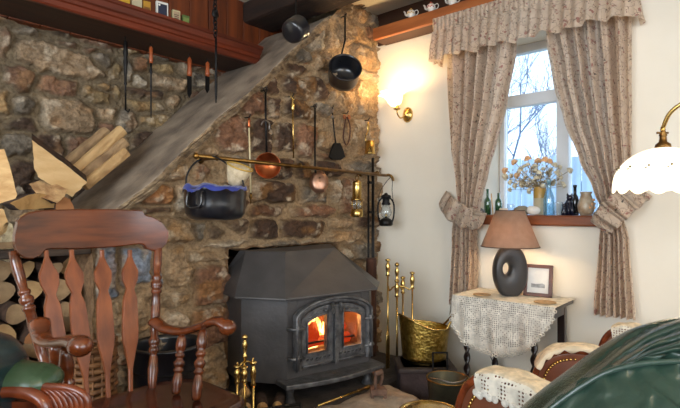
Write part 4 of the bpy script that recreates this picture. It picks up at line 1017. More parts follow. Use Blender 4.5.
mb=MB(); mb.box(X-.016,X+.016,y-.016,y+.016,.40,TZ-.02); mb.lathe([(.012,.30),(.02,.32),(.012,.34),(.018,.37),(.014,.40)],(X,y,0),seg=12); mb.box(X-.016,X+.016,y-.016,y+.016,.0,.30); T.p('leg',mb,darkwood,world=True,bev=.002)
mb=MB(); mb.box(2.12,2.34,.67,.69,.10,.13); mb.box(2.12,2.14,.67,1.06,.10,.13); T.p('stretcher',mb,darkwood,world=True)
T=Thing('lace_tablecloth','cream crocheted lace tablecloth hanging in a curve over the side table','tablecloth',(2.2,.86,TZ))
cy=(TY0+TY1)/2
mb=MB(); mb.grid(lambda u,v:V(TX0-.03+u*(TX1-TX0+.03),TY0-.012+v*(TY1-TY0+.024),TZ+.004+.0015*math.sin(v*40)*math.sin(u*20)),40,60); T.p('cloth_top',mb,lace('lace_top',(238,228,208),120,.22,rosette=9),world=True,normals=False)
def drop(y):
    k=(y-cy)/((TY1-TY0)/2+.012)
    return .215*max(0,1-k*k)**.8+.10*max(0,k)**1.5+.012
mb=MB()
def hang_f(u,v):
    y=TY0-.012+u*(TY1-TY0+.024); d=drop(y)
    sc2=.006*abs(math.sin(u*PI*26))
    z=TZ+.004-v*(d+sc2); fold=.008*math.sin(u*19+1)*v+.006*math.sin(u*43)*v
    x=TX0-.03-.010*min(1,v*4)-.008*v+fold*(1.0)
    return V(x,y+.0*v,z)
mb.grid(hang_f,180,30); T.p('cloth_drop',mb,lacew,world=True,normals=False)
mb=MB()
for k in range(53):
    u=k/52; p=hang_f(u,1.0); q=hang_f(min(1,u+.01),1.0)
    mb.ring(p+V(-.002,0,-.002),.0065,.0022,(1,0,0),8,4)
T.p('scalloped_edge',mb,mat('crochet_edge',(228,220,206),.9),world=True)
def sidehang(s):
    y0=TY1+.012 if s>0 else TY0-.012
    def f(u,v):
        x=TX0-.03+u*(TX1-TX0+.02); d=(.10 if s>0 else .02)*(1-u*.7)+.008*abs(math.sin(u*PI*9)); return V(x+.004*math.sin(u*30)*v,y0+s*(.006*min(1,v*4)+.012*v+.01*v*math.sin(u*22)),TZ+.004-v*d)
    mb=MB(); mb.grid(f,40,12); T.p('cloth_drop',mb,lacew,world=True,normals=False)
sidehang(1)
# doilies
for (px,py,r,l) in ((545,296,.045,'round brown-edged coaster on the right of the lace tablecloth'),(482,296,.04,'round brown-edged coaster on the left of the lace tablecloth')):
    p=onX(px,py,2.14); mb=MB(); mb.lathe([(r,0),(r,.003),(r*.9,.004),(0,.004)],(p.x,p.y,TZ+.007),seg=24); solo('coaster',l,'coaster',mb,mat('woven_mat',(186,150,106),.8,scale=60),'coasters on the side table')
# ------------------------------------------------------------ table lamp
lx=2.215; lp=onX(510,290,lx); s=(lx/ray(510,290).x)/490
T=Thing('table_lamp','lit table lamp with a brown shade and dark oval base with a hole','lamp',(lx,lp.y,TZ+.006),math.atan2(-.751,.66)+.12)
def lz(py): return H+(210-py)*s-(TZ+.006)
zt1=lz(246); 
def oval(u,v):
    th=2*PI*u; ph=2*PI*v; ho=lz(247)
    ox=17.0*s*math.cos(th); oz=ho*.5*math.sin(th)*1.12
    c=Vector((0,0,ho*.5)); 
    hx=4.6*s*math.cos(th); hz=.027*math.sin(th); hc=Vector((-.022,0,ho*.56))
    O=c+V(ox,0,oz); I=hc+V(hx,0,hz); k=.5+.5*math.cos(ph)
    k2=k**.8 if k>0 else 0
    p=I.lerp(O,k); p.y=.028*(1 if math.sin(ph)>0 else -1)*abs(math.sin(ph))**.35
    p.z=min(max(p.z,0.0),ho)
    return p
mb=MB(); mb.grid(oval,64,24,wrapu=True); T.p('base',mb,mat('charcoal_ceramic',(58,55,54),.34,rgb2=(50,48,48)))
mb=MB(); mb.lathe([(.016,zt1-.012),(.010,zt1),(.010,zt1+.06),(.014,zt1+.065),(.014,zt1+.09),(0,zt1+.09)],(0,0,0),seg=16); T.p('bulb_holder',mb,brass)
z0=lz(246.5); z1=lz(210.5)
shade=mat('brown_lamp_shade',(178,150,130),.85,rgb2=(168,140,120),scale=40,trans=.42)
mb=MB(); mb.shell([(28*s,z0),(13.8*s,z1),(13.6*s,z1),(27.6*s,z0)],seg=48); T.p('lamp_shade',mb,shade)
mb=MB(); mb.ring((0,0,z0),28*s,.0022,(0,0,1),48,6); mb.ring((0,0,z1),13.8*s,.002,(0,0,1),48,6); T.p('shade_trim',mb,mat('shade_trim',(84,60,46),.7))
mb=MB(); 
for k in range(3): a=2*PI*k/3; mb.tube([(0,0,z1-.02),(13.6*s*math.cos(a),13.6*s*math.sin(a),z1)],.0015,5)
mb.tube([(0,0,zt1+.08),(0,0,z1-.02)],.002,5)
T.p('shade_carrier',mb,iron)
LAMPB=T.M@V(0,0,z0+.055)
mb=MB(); mb.tube(cr([V(2.20,.98,TZ+.010),V(2.09,1.0,TZ-.05),V(2.20,1.0,.45),V(2.3,.93,.25),V(2.36,.9,.05)],6),.0028,6)
mb=MB(); mb.tube(cr([onX(x,y,2.36) for x,y in ((481,300),(480,330),(484,345),(492,360),(500,385))],5),.0022,6); solo('lamp_cord','thin dark lamp flex hanging down the wall behind the side table','cord',mb,iron)
# photo frame
fx=2.31; P=[onX(x,y,fx) for x,y in ((522,293),(551,294),(555,262),(524,261))]
b0=P[0].copy(); b1=P[1].copy(); wv=(b1-b0); wv.z=0; W_=.125; Hh=.145
T=Thing('photo_frame','dark wooden photo frame leaning behind the brown-shaded lamp','photo frame',(2.27,onX(539,292,2.29).y,TZ+.006),-PI/2+.10)
lean=Vector((0,.18,1)).normalized(); ex=Vector((1,0,0)); nrm=ex.cross(lean)
def fp(a,b,d=0): return ex*a+lean*b-Vector((0,1,-.18)).normalized()*d
mb=MB(); fw=.016
for (a0,a1,c0,c1) in ((-W_/2,W_/2,0,fw),(-W_/2,W_/2,Hh-fw,Hh),(-W_/2,-W_/2+fw,0,Hh),(W_/2-fw,W_/2,0,Hh)):
    vs=[fp(a,c,d) for d in (-.008,.008) for c in (c0,c1) for a in (a0,a1)]; mb.add(vs,[(0,2,3,1),(4,5,7,6),(0,1,5,4),(2,6,7,3),(0,4,6,2),(1,3,7,5)])
T.p('frame',mb,mat('frame_wood',(104,58,36),.35,rgb2=(74,38,24)),bev=.002)
mb=MB(); mb.add([fp(-W_/2+fw,fw),fp(W_/2-fw,fw),fp(W_/2-fw,Hh-fw),fp(-W_/2+fw,Hh-fw)],[(0,1,2,3)]); T.p('mount',mb,mat('photo_mount',(232,228,220),.3))
mb=MB(); mb.add([fp(-.03,.04,.001),fp(.03,.04,.001),fp(.03,.055,.001),fp(.02,.06,.001),fp(-.01,.056,.001),fp(-.03,.058,.001)],[(0,1,2,3,4,5)]); T.p('photograph',mb,mat('photo_print',(170,168,164),.3,rgb2=(110,108,106),scale=50))
# ------------------------------------------------------------ window sill things
SZ=.9755
def sill(px,X=2.44): 
    p=onX(px,212,X); return (p.x,p.y,SZ), (X/ray(px,212).x)/490
def bottle(name,label,cat,px,X,pytop,prof,m,group=None):
    p,s=sill(px,X); h=H+(210-pytop)*s-SZ
    T=Thing(name,label,cat,p,0,group); mb=MB(); mb.lathe([(r*h,z*h) for r,z in prof]+[(0,prof[-1][1]*h)],(0,0,0),seg=20); T.p('vessel',mb,m); return T,h
bot=[(.10,0),(.125,.02),(.125,.5),(.11,.58),(.05,.68),(.045,.92),(.055,.93),(.055,1)]
bottle('green_bottle','dark green glass bottle at the left end of the window sill','bottle',487.5,2.46,189,bot,greenglass,'green bottles on the sill')
bottle('green_bottle','shorter green glass bottle just right of the first one on the window sill','bottle',498.5,2.50,193,[(.14,0),(.16,.02),(.16,.55),(.14,.66),(.06,.76),(.06,1)],greenglass,'green bottles on the sill')
p,s=sill(493,2.42); T=Thing('wooden_stirrer','thin pale wooden stick standing between the green bottles','stick',p); mb=MB(); mb.tube([(0,0,0),(.01,.014,.11)],.003,6); T.p('stick',mb,splitw)
p,s=sill(480,2.40); T=Thing('sugar_bowl','small dark silver pot at the left end of the window sill','pot',p)
mb=MB(); mb.lathe([(.012,0),(.018,.003),(.024,.014),(.022,.026),(.012,.032),(.004,.036),(0,.04)],(0,0,0),seg=16); T.p('pot_body',mb,pewter); mb=MB(); mb.ring((0,.02,.018),.010,.002,(1,0,0),12,5); T.p('handle',mb,pewter)
p,s=sill(503.5,2.42); mb=MB(); mb.lathe([(.017,0),(.02,.003),(.021,.032),(.017,.034),(.016,.03),(0,.028)],p,(0,0,1),18); solo('candle_cup','small cream candle cup above the left side of the brown lamp shade','candle',mb,mat('wax',(236,214,190),.5))
# vase with dried flowers
p,s=sill(540,2.47); T=Thing('stoneware_vase','tan and cream stoneware vase holding the dried flowers','vase',p)
h=H+(210-187)*s-SZ
mb=MB(); mb.lathe([(.028,0),(.031,.004),(.031,h*.6)],(0,0,0),seg=24); T.p('lower_body',mb,mat('cream_glaze',(206,192,160),.4))
mb=MB(); mb.shell([(.031,h*.6),(.031,h*.9),(.026,h*.97),(.029,h),(.025,h),(.024,h*.93),(.027,h*.6)],seg=24); T.p('upper_body',mb,mat('tan_glaze',(186,146,70),.35))
base=Vector(p)+V(0,0,h*.9)
T=Thing('dried_flowers','spray of dried peach and cream flowers standing in the stoneware vase','dried flowers',base)
stem=mat('dry_stem',(150,130,96),.9); pet=mat('peach_petals',(238,196,150),.9,rgb2=(220,164,116),scale=40); pet2=mat('cream_petals',(226,216,190),.9,rgb2=(196,184,156),scale=40)
rr=random.Random(11); fl_pts=[(506,171,0),(512,176,1),(507,178,1),(515,163,0),(528,160,0),(521,170,1),(538,162,0),(545,161,0),(549,163,0),(533,168,1),(543,170,1),(554,166,1),(526,178,1),(534,182,1),(522,183,1),(516,186,1),(548,174,1),(556,174,1),(560,178,1),(569,171,1),(540,178,1),(552,184,1),(530,190,1),(518,176,0),(546,183,1),(563,186,1),(525,167,1),(536,172,1),(511,182,1),(559,168,1)]
fl_pts+=[(x+rr.uniform(-5,5),y+rr.uniform(1,9),1) for x,y,k in fl_pts[::2]]
for i,(x,y,k) in enumerate(fl_pts):
    q=onX(x,y,2.47+rr.uniform(-.05,.05)); mb=MB(); m_=base.lerp(q,.5)+V(rr.uniform(-.01,.01),rr.uniform(-.02,.02),.0)
    mb.tube(cr([base-V(0,0,h*.6),base,m_,q],3),.0013,4); T.p('stem',mb,stem,world=True)
    mb=MB(); r=.023 if k==0 else rr.uniform(.015,.021); d=(q-base).normalized(); uu,ww,_=basis(d)
    for layer,(cnt,til) in enumerate(((6,1.1),(5,.6),(3,.2))):
        for j in range(cnt):
            a=2*PI*j/cnt+layer; e=(uu*math.cos(a)+ww*math.sin(a)); t_=q+e*r*.5*math.sin(til+.3)+d*r*(.2+layer*.25); mb.ell(t_,(r*.42,r*.42,r*.2),6,ax=(e*.6+d).normalized())
    T.p('flower_head',mb,pet if k==0 else pet2,world=True)
    mb=MB()
    for j in range(5):
        b_=base.lerp(q,rr.uniform(.35,.9)); e=Vector((rr.uniform(-1,1),rr.uniform(-1,1),rr.uniform(0,1)))*.022; mb.tube([b_,b_+e],.0008,3); mb.ell(b_+e,(.0035,.0035,.005),5)
    T.p('seed_sprig',mb,pet2 if i%2 else stem,world=True)
T,h=bottle('blue_bottle','tall narrow pale blue glass bottle in the middle of the window sill','bottle',549,2.42,179,[(.13,0),(.145,.02),(.145,.45),(.13,.55),(.06,.72),(.05,.9),(.065,.92),(.065,1)],blueglass)
bottle('glass_jar','small clear glass jar right of the pale blue bottle','jar',558,2.43,202,[(.3,0),(.34,.06),(.34,.9),(.36,.95),(.36,1)],clearglass)
bottle('glass_jar','small clear tumbler behind the candle cup on the sill','jar',511,2.50,204,[(.3,0),(.34,.06),(.36,.9),(.36,1)],clearglass)
p,s=sill(522,2.43); T=Thing('pebble_vase','grey-beige pebble-shaped pot on the sill behind the brown lamp shade','vase',p)
mb=MB(); mb.lathe([(.020,0),(.034,.006),(.042,.018),(.036,.034),(.018,.044),(.014,.046),(.012,.042)],(0,0,0),seg=24); T.p('pot_body',mb,mat('pebble',(160,150,128),.6))
p,s=sill(533.5,2.40); T=Thing('white_shell_dish','white heart-shaped dish leaning on the sill right of the pebble pot','dish',p,-.85)
mb=MB(); mb.ell((0,0,.022),(.034,.012,.022),18); mb.ell((-.014,0,.028),(.018,.012,.017),14); T.p('dish_body',mb,cerw)
# black cat figures
def cat(px,X,label,rz,sc_=1):
    p,s=sill(px,X); T=Thing('cat_figurine',label,'figurine',p,rz,'dark cat figurines on the sill'); k=sc_
    mb=MB(); mb.tube(cr([(0,.012*k,.0),(0,.010*k,.02*k),(0,.004*k,.042*k),(0,-.004*k,.058*k)],4),[k*a for a in crs([.019,.020,.015,.009],4)],12)
    mb.ell((0,-.008*k,.066*k),(.0125*k,.012*k,.011*k),12)
    for s_ in (-1,1): mb.lathe([(.005*k,0),(.003*k,.006*k),(0,.011*k)],(s_*.007*k,-.006*k,.073*k),(s_*.2,0,1),6)
    for s_ in (-1,1): mb.tube([(s_*.007*k,-.012*k,0),(s_*.007*k,-.012*k,.02*k),(s_*.006*k,-.006*k,.045*k)],[.006*k,.0045*k,.005*k],8)
    mb.tube(cr([(.012*k,.022*k,.004*k),(.028*k,.014*k,.004*k),(.03*k,-.004*k,.006*k)],4),.0035*k,6)
    T.p('cat_body',mb,mat('navy_glaze',(24,28,48),.2,coat=.5)); return T
cat(569,2.44,'dark navy cat figurine sitting in front of the black bottle on the sill',-.9,1.25); cat(564,2.41,'smaller dark cat figurine left of the navy one on the sill',-1.4,.7)
bottle('black_bottle','black glass bottle at the right end of the window sill','bottle',575,2.50,185,[(.10,0),(.12,.02),(.12,.5),(.10,.6),(.05,.7),(.05,.92),(.065,.93),(.065,1)],mat('black_glass',(16,18,22),.1,coat=.5))
p,s=sill(586,2.44); T=Thing('floral_jug','pale flower-painted jug half hidden by the right curtain','jug',p)
mb=MB(); mb.shell([(0,0),(.024,0),(.034,.02),(.037,.045),(.028,.075),(.022,.095),(.027,.108),(.024,.108),(.018,.094),(.025,.07)],seg=24); T.p('jug_body',mb,mat('jug_china',(206,192,168),.35,rgb2=(160,130,100),scale=30)); mb=MB(); mb.tube(cr([(.026,.0,.09),(.05,0,.085),(.052,0,.05),(.034,0,.03)],4),.004,7); T.p('handle',mb,cerw)
mb=MB()
for k in range(7): a=-2.4+.3*k; mb.ell((.035*math.cos(a),.035*math.sin(a),.035+.018*(k%3)),(.006,.006,.006),7)
T.p('painted_flower',mb,pet)
# ------------------------------------------------------------ scalloped reading lamp
d0=1.30; c=onD(663,190,d0); s=d0/490; zt2=onD(663,148,d0).z; zb=onD(663,187,d0).z; R=44*s; hh=zt2-zb
T=Thing('floor_lamp','brass reading lamp with a lit white scalloped glass shade at the right edge','lamp',(c.x+.20,c.y-.26,0))
wob=lambda a,z:1.0
mb=MB()
def dome(th,rad,off):
    def f(u,v):
        a=2*PI*u; r=rad*math.sin(v*PI/2*1.0)**.9; z=zb+hh*math.cos(v*PI/2)**1.1 if v<1 else zb
        r=rad*math.sin(v*PI/2); z=zb+hh*math.cos(v*PI/2)
        if v>.85: z-= (v-.85)/.15*.015*(abs(math.sin(a*7))) ; 
        r*=1+.02*abs(math.sin(a*7))*v
        return V(c.x+r*math.cos(a),c.y+r*math.sin(a),z+off)
    return f
sg=mat('lit_white_glass',(250,240,224),.35,emit=(255,238,206),estr=1.3,coat=.3)
mb.grid(dome(1,R,0),84,26,wrapu=True); T.p('glass_shade',mb,sg,world=True,solid=.003,normals=False)
mb=MB()
for k,(px,py) in enumerate(((628,176),(642,173),(637,182),(646,168),(629,180))):
    pass
for k in range(14):
    a=2*PI*(k+.5)/14; v=.72; r=R*1.012*math.sin(v*PI/2); z=zb+hh*math.cos(v*PI/2); q=V(c.x+r*math.cos(a),c.y+r*math.sin(a),z); tng=V(-math.sin(a),math.cos(a),.9); mb.ell(q,(.0025,.0025,.007),6,ax=tng); mb.ell(q+V(0,0,.008)+V(-math.sin(a),math.cos(a),0)*.009,(.003,.003,.003),6)
T.p('painted_sprig',mb,mat('olive_paint',(96,84,40),.6),world=True)
mb=MB(); tp=V(c.x,c.y,zt2); mb.lathe([(.020,-.003),(.018,.01),(.010,.016),(.008,.03),(.010,.033),(.006,.045),(.006,.055)],tp,(0,0,1),16); 
mb.tube([tp+V(-.012,.012,.04),tp+V(.01,-.01,.04)],.003,6); T.p('shade_holder',mb,brassd,world=True)
mb=MB(); q=[onD(661,141,d0)+V(0,0,.0)]
arc=cr([tp+V(0,0,.05),onD(663,128,d0-.01),onD(671,112,d0-.03),onD(690,101,d0-.06),onD(720,104,d0-.1),onD(738,130,d0-.12)],6)
base_=V(arc[-1].x,arc[-1].y,0)
mb.tube(arc+[V(base_.x,base_.y,.8),V(base_.x,base_.y,.03)],.0055,10); T.p('stem',mb,brass,world=True)
mb=MB(); mb.lathe([(.11,0),(.11,.012),(.04,.03),(.012,.04)],base_,(0,0,1),28); T.p('base',mb,brass,world=True)
READB=V(c.x,c.y,zb+hh*.35)
# ------------------------------------------------------------ brass coal scuttle on black box, buckets
bx0=onD(424,385,2.30); 
U=Vector((.66,-.751,0)); F=Vector((.751,.66,0))
bt_=.278
cxy=onD(424,360,2.33); cxy.z=0
T=Thing('storage_box','dark brown cloth-covered box standing below the brass coal scuttle','box',cxy)
mb=MB(); mb.obox((0,0,bt_/2+.02),(.255,.20,bt_-.04),U,F,(0,0,1)); T.p('box_body',mb,mat('dark_cloth',(74,58,56),.85,rgb2=(50,38,38),scale=9,bump=.5),bev=.02)
mb=MB(); mb.obox((0,0,bt_-.012),(.27,.215,.024),U,F,(0,0,1)); T.p('lid',mb,mat('dark_lid',(58,46,44),.7),bev=.008)
for a,b in ((-1,-1),(1,-1),(1,1),(-1,1)): mb=MB(); q=U*a*.10+F*b*.08; mb.lathe([(.012,0),(.015,.025)],q,(0,0,1),10); T.p('foot',mb,iron)
# scuttle
sp_=onD(420,361,2.36); s=2.36/490
T=Thing('coal_scuttle','hammered brass coal scuttle with a tall back lip standing on the dark box','coal scuttle',(cxy.x,cxy.y,bt_+.001),math.atan2(U.y,U.x))
Rb=.105
def scut(u,v,inn=0):
    a=2*PI*u; ca=math.cos(a)
    top=.175+.055*max(0,-math.cos(a-.35))**1.5*1.0-.012*max(0,math.cos(a-.35))
    r=(.092+.028*v)*(1)-inn; 
    r+=.010*(1-v); return V(r*math.cos(a)*1.0,r*math.sin(a)*.9,.022+v*(top-.022)+inn*0)
mb=MB(); mb.grid(lambda u,v:scut(u,v),48,14,wrapu=True); mb.grid(lambda u,v:scut(u,v,.003),48,14,wrapu=True)
w=48; base_i=0; mb.f.append([k for k in range(48)][::-1]); mb.sm.append(False); mb.mi.append(0); T.p('scuttle_body',mb,hammered,normals=False)
mb=MB(); mb.lathe([(.075,0),(.078,.004),(.072,.014),(.100,.024)],(0,0,0),seg=36,scale=(1,.9)); T.p('foot_ring',mb,brass)
mb=MB(); mb.tube([scut(k/48,1.0) for k in range(48)],.004,7,close=True); T.p('rolled_rim',mb,brass)
mb=MB(); mb.tube(cr([(.10,-.03,.16),(.125,-.02,.20),(.145,.0,.235),(.125,.02,.20),(.10,.04,.165)],5),.005,8); mb.ell((.147,0,.238),(.009,.009,.012),10); T.p('bail_handle',mb,brass)
# black trivet frame
P=onD(440,372,2.2); P.z=0
T=Thing('iron_stand','thin black iron frame stand beside the dark box','stand',P,math.atan2(U.y,U.x))
mb=MB(); zt3=onD(440,352,2.2).z
mb.box(-.035,.035,-.004,.004,zt3-.006,zt3); mb.box(-.035,-.029,-.004,.004,0,zt3); mb.box(.029,.035,-.004,.004,0,zt3); mb.box(-.035,.055,-.004,.004,zt3-.085,zt3-.079); T.p('frame',mb,iron)
# dull bucket
P=onD(448,380,2.0); zr=onD(447,378,2.0).z; P.z=0
T=Thing('metal_bucket','dull greenish metal bucket on the floor between the dark box and brown chair','bucket',P)
mb=MB(); mb.shell([(0,0),(.055,0),(.085,zr),(.088,zr+.004),(.082,zr),(.052,.01),(0,.01)],seg=30); T.p('bucket_body',mb,mat('tarnished_metal',(84,82,66),.4,.7,rgb2=(54,54,46),scale=14))
mb=MB(); mb.ring((0,0,zr),.086,.0035,(0,0,1),30,6); T.p('rim',mb,brassd)
mb=MB(); mb.tube(cr([U*-.076+V(0,0,zr),U*-.05+F*-.05+V(0,0,zr+.012),F*-.078+V(0,0,zr+.008),U*.05+F*-.05+V(0,0,zr+.006),U*.076+V(0,0,zr)],5),.003,6); T.p('bail_handle',mb,pewter)
# brass bowl in front
P=onD(430,404,1.5); zr=onD(430,412,1.5).z
T=Thing('brass_preserving_pan','wide shiny brass pan at the bottom edge, in front of the dark box','pan',(P.x,P.y,.22))
mb=MB(); q=zr-.22; mb.shell([(0,.0),(.05,.0),(.068,.02),(.080,q-.01),(.094,q-.004),(.096,q),(.090,q+.001),(.076,q-.012),(.06,.02),(0,.006)],seg=40); T.p('pan_body',mb,brass)
mb=MB(); mb.lathe([(.088,q-.004),(.07,q+.006),(.03,q+.012),(0,q+.014)],(0,0,0),seg=36); T.p('lid',mb,brass)
T=Thing('low_stool','dark wooden stool under the wide brass pan','stool',(P.x,P.y,0)); mb=MB(); mb.lathe([(.085,.195),(.09,.2),(.09,.215),(.085,.219),(0,.219)],(0,0,0),seg=28); T.p('seat',mb,darkwood)
for k in range(3): a=2*PI*k/3; mb=MB(); mb.tube([(.055*math.cos(a),.055*math.sin(a),.2),(.075*math.cos(a),.075*math.sin(a),0)],.009,8); T.p('leg',mb,darkwood)
# ------------------------------------------------------------ firewood
def prismlog(label,pts,Y,depth,m,name='split_log',group='firewood stacked in the niche',mats=None,skew=(0,0),tilt=(0,0)):
    mx_=sum(p[0] for p in pts)/len(pts); my_=sum(p[1] for p in pts)/len(pts)
    P=[onY(x,y,Y+tilt[0]*(x-mx_)+tilt[1]*(my_-y)) for x,y in pts]; mb=MB(); n=len(P); e=Vector((skew[0],depth,skew[1]))
    # subdivided-ish rough prism: front face + bark sides
    c=sum(P,Vector())/n
    fr=[]; 
    for i in range(n):
        a,b=P[i],P[(i+1)%n]
        for k in range(5):
            q=a.lerp(b,k/5); q=q+(q-c).normalized()*.004*noise.noise(q*60) if k else q; fr.append(q)
    N=len(fr); mid_=[p+e*.5+(p-c)*.02 for p in fr]; bk=[p+e for p in fr]
    mb.add(fr+mid_+bk,[tuple(range(N))[::-1],tuple(range(2*N,3*N))],False,0)
    o=0
    for i in range(N): 
        j=(i+1)%N; mb.f+= [[i,j,j+N,i+N],[i+N,j+N,j+2*N,i+2*N]]; mb.sm+=[False,False]; mb.mi+=[1,1]
    return solo(name,label,'log',mb,mats or [m,bark],group)
prismlog('large pale triangular split log leaning at the top of the pile',[(32,140),(47,151),(66,165),(87,182),(80,190),(72,197),(54,187),(38,177),(34,168),(33,152)],1.92,.05,mat('fresh_split_wood',(232,198,146),.75,rgb2=(212,172,118),scale=9,stretch=(1,1,3),bump=.3),skew=(.014,.030),tilt=(.0012,.0010))
prismlog('pale split log standing upright at the left edge of the photo',[(-14,148),(4,149),(9,163),(17,194),(15,200),(-12,206)],1.90,.08,splitw,skew=(.012,0),tilt=(-.002,0.0006))
prismlog('pale knotty split log lying flat under the large triangular one',[(29,184),(40,180),(56,184),(68,189),(64,197),(57,203),(38,196)],1.88,.10,mat('knotty_split',(214,176,126),.8,rgb2=(146,104,66),scale=26,bump=.5),tilt=(0,.0045))
prismlog('pale wedge of split wood just above the left end of the rocking chair crest',[(10,203),(28,195),(40,193),(56,198),(54,208),(20,210)],1.84,.10,MATS['tan_split_'] if False else mat('honey_split',(206,166,108),.8,rgb2=(176,134,80),scale=16,bump=.4),tilt=(.002,-.001))
prismlog('orange-brown chunk of wood between the pile and the slate slab',[(56,203),(64,196),(70,199),(76,212),(76,236),(56,236)],1.87,.12,mat('orange_split',(190,134,84),.8,rgb2=(150,98,58),bump=.4))
# three long split sticks behind
def stick(label,x0,y0,x1,y1,Y,w,m):
    a=onY(x0,y0,Y); b=onY(x1,y1,Y-.02); d=(b-a).normalized(); mb=MB(); 
    u=d.cross(Vector((0,1,0))).normalized(); n=10
    def f(k,v):
        q=a.lerp(b,v); ang_=2*PI*k; ww=(abs(math.cos(ang_))**4+abs(math.sin(ang_))**4)**-.25
        rr_=w*ww*(1+.18*noise.noise(Vector((math.cos(ang_)*2,math.sin(ang_)*2,v*4+x0)))); return q+u*math.cos(ang_)*rr_+Vector((0,1,0))*math.sin(ang_)*rr_
    mb.grid(f,16,14,wrapu=True,sm=False); mb.f.append([14*16+k for k in range(16)]); mb.f.append([k for k in range(16)][::-1]); mb.sm+=[False]*2; mb.mi+=[0,0]
    solo('split_log',label,'log',mb,m,'firewood stacked in the niche')
stick('weathered grey-brown split log, uppermost of those slanting up to the right',66,168,108,133,2.13,.030,splitw2)
stick('pale long split log slanting up to the right behind the triangular one',74,172,122,130,2.06,.022,mat('tan_split',(204,170,120),.75,rgb2=(170,134,88),scale=20,stretch=(.5,.5,.5),bump=.4))
stick('dark-edged split log, third down of those slanting up to the right',80,178,125,142,2.04,.020,splitw2)
stick('tan split log, lowest of those slanting up to the right, touching the slab',84,186,126,152,2.02,.020,mat('tan_split_dark',(190,154,104),.75,rgb2=(150,114,72),scale=20,bump=.4))
# plank ledge and log ends behind the chair
T=Thing('niche_plank','dark weathered plank crossing the log niche behind the rocking chair','plank',(.58,1.86,.85))
mb=MB(); mb.box(.30,.72,1.80,2.2,.845,.875); T.p('board',mb,mat('old_plank',(92,74,58),.8,rgb2=(56,44,36),scale=9,stretch=(.4,3,3),bump=.5),world=True,bev=.004)
mb=MB(); mb.box(.30,.72,1.79,1.80,.88,.90); T.p('board_edge',mb,splitw2,world=True)
words_=['uppermost','second highest','third','fourth','fifth','sixth','lowest']
rr=random.Random(5)
spots=[]
for r_i,z in enumerate((.80,.725,.655,.58,.505,.43,.36)):
    x=.33+(.035 if r_i%2 else 0); c_=0
    while x<.70:
        r=rr.uniform(.026,.039); spots.append((x,z,r,r_i,c_)); x+=r*2.05; c_+=1
cols=['left','second','middle','fourth','right','far right','end']
for (x,z,r,ri,ci) in spots:
    mb=MB(); y0=1.83+rr.uniform(0,.14); n=16; half=rr.random()<.55; a0=rr.uniform(0,6)
    P=[]
    for k in range(n):
        a=2*PI*k/n; q=r*(1+.08*math.sin(3*a+ri)); 
        if half and math.cos(a-a0)>.35: q*=.35/math.cos(a-a0)
        P.append(V(x+q*math.cos(a),y0,z+q*math.sin(a)))
    mb.add(P+[p+V(0,.34,0) for p in P],[tuple(range(n))[::-1],tuple(range(n,2*n))],False,0)
    for i in range(n): mb.f.append([i,(i+1)%n,(i+1)%n+n,i+n]); mb.sm.append(True); mb.mi.append(1)
    m=[splitw2,MATS['orange_split'],splitw2,MATS['tan_split_dark']][rr.randrange(4)]
    solo('firewood_log','%s log end in the %s row of the stack behind the rocking chair'%(cols[ci],words_[ri]),'log',mb,[m,bark],'log ends stacked in the niche')
for i,(x0,y0,x1,y1,l,cc) in enumerate(((0,222,16,262,'pale lichen-covered log end left of the rocking chair crest','B'),(-10,208,8,236,'broad pale split log end beside the left end of the crest rail','T'))):
    prismlog(l,[(x0,y0+6),(x0+8,y0),(x1-4,y0+2),(x1,y0+14),(x1-2,y1-4),(x1-8,y1),(x0,y1-2)],1.82,.2,mat('lichen_wood',(206,192,156),.9,rgb2=(130,110,84),scale=50,bump=.5) if i==0 else splitw)
# ------------------------------------------------------------ rocking chair
T=Thing('rocking_chair','turned reddish-brown wooden rocking chair with arrow-shaped back splats','rocking chair',(.67,1.3,0))
YC=1.57
xl,xr=.405,.895; xm=(xl+xr)/2
def P3(x,z):  # reclined, converging back plane: top at z=.93
    k=(.93-z); return V(xm+(x-xm)*(1-.30*k), YC-.20*k-.035*(1-((x-xm)/.245)**2)*0+.03*(1-((x-xm)/.26)**2), z)
# crest rail outline
crest=[]
top=[(-.245,.93),(-.243,.955),(-.232,.978),(-.210,.992),(-.17,1.0),(-.06,1.003),(.06,1.003),(.15,1.0),(.158,.998),(.160,.985),(.19,.978),(.222,.960),(.243,.932)]
bot=[(.246,.905),(.238,.880),(.218,.864),(.195,.860),(.172,.868),(.160,.884),(.14,.886),(.06,.880),(-.06,.880),(-.14,.886),(-.160,.884),(-.172,.868),(-.195,.860),(-.218,.864),(-.238,.880),(-.246,.905)]
ol=top+bot; mb=MB(); n=len(ol)
def cp(x,z,y): return V(xm+x*.93,YC+.03*(1-(x/.26)**2)+y,z)
# build as strips for curvature: columns
import bisect
def zat(lst,x):
    for (a,b),(c_,d) in zip(lst,lst[1:]):
        if (a<=x<=c_) or (c_<=x<=a): return b+(d-b)*((x-a)/(c_-a) if c_!=a else 0)
    return lst[0][1]
N=60; cols_=[]
for i in range(N+1):
    x=-.2455+.491*i/N; zt4=zat(top,x); zb4=zat([(-x_,z_) if False else (x_,z_) for x_,z_ in reversed(bot)],x)
    r=.004
    cols_.append([cp(x,zb4,-.011),cp(x,zb4+r,-.015),cp(x,zt4-r,-.015),cp(x,zt4,-.011),cp(x,zt4,.008),cp(x,zb4,.008)])
vs=[p for c_ in cols_ for p in c_]; fs=[]
for i in range(N):
    for k in range(6): k2=(k+1)%6; fs.append((i*6+k,i*6+k2,(i+1)*6+k2,(i+1)*6+k))
fs+= [tuple(range(6)),tuple(N*6+k for k in range(6))[::-1]]
mb.add(vs,fs,False); T.p('crest_rail',mb,chairw,world=True)
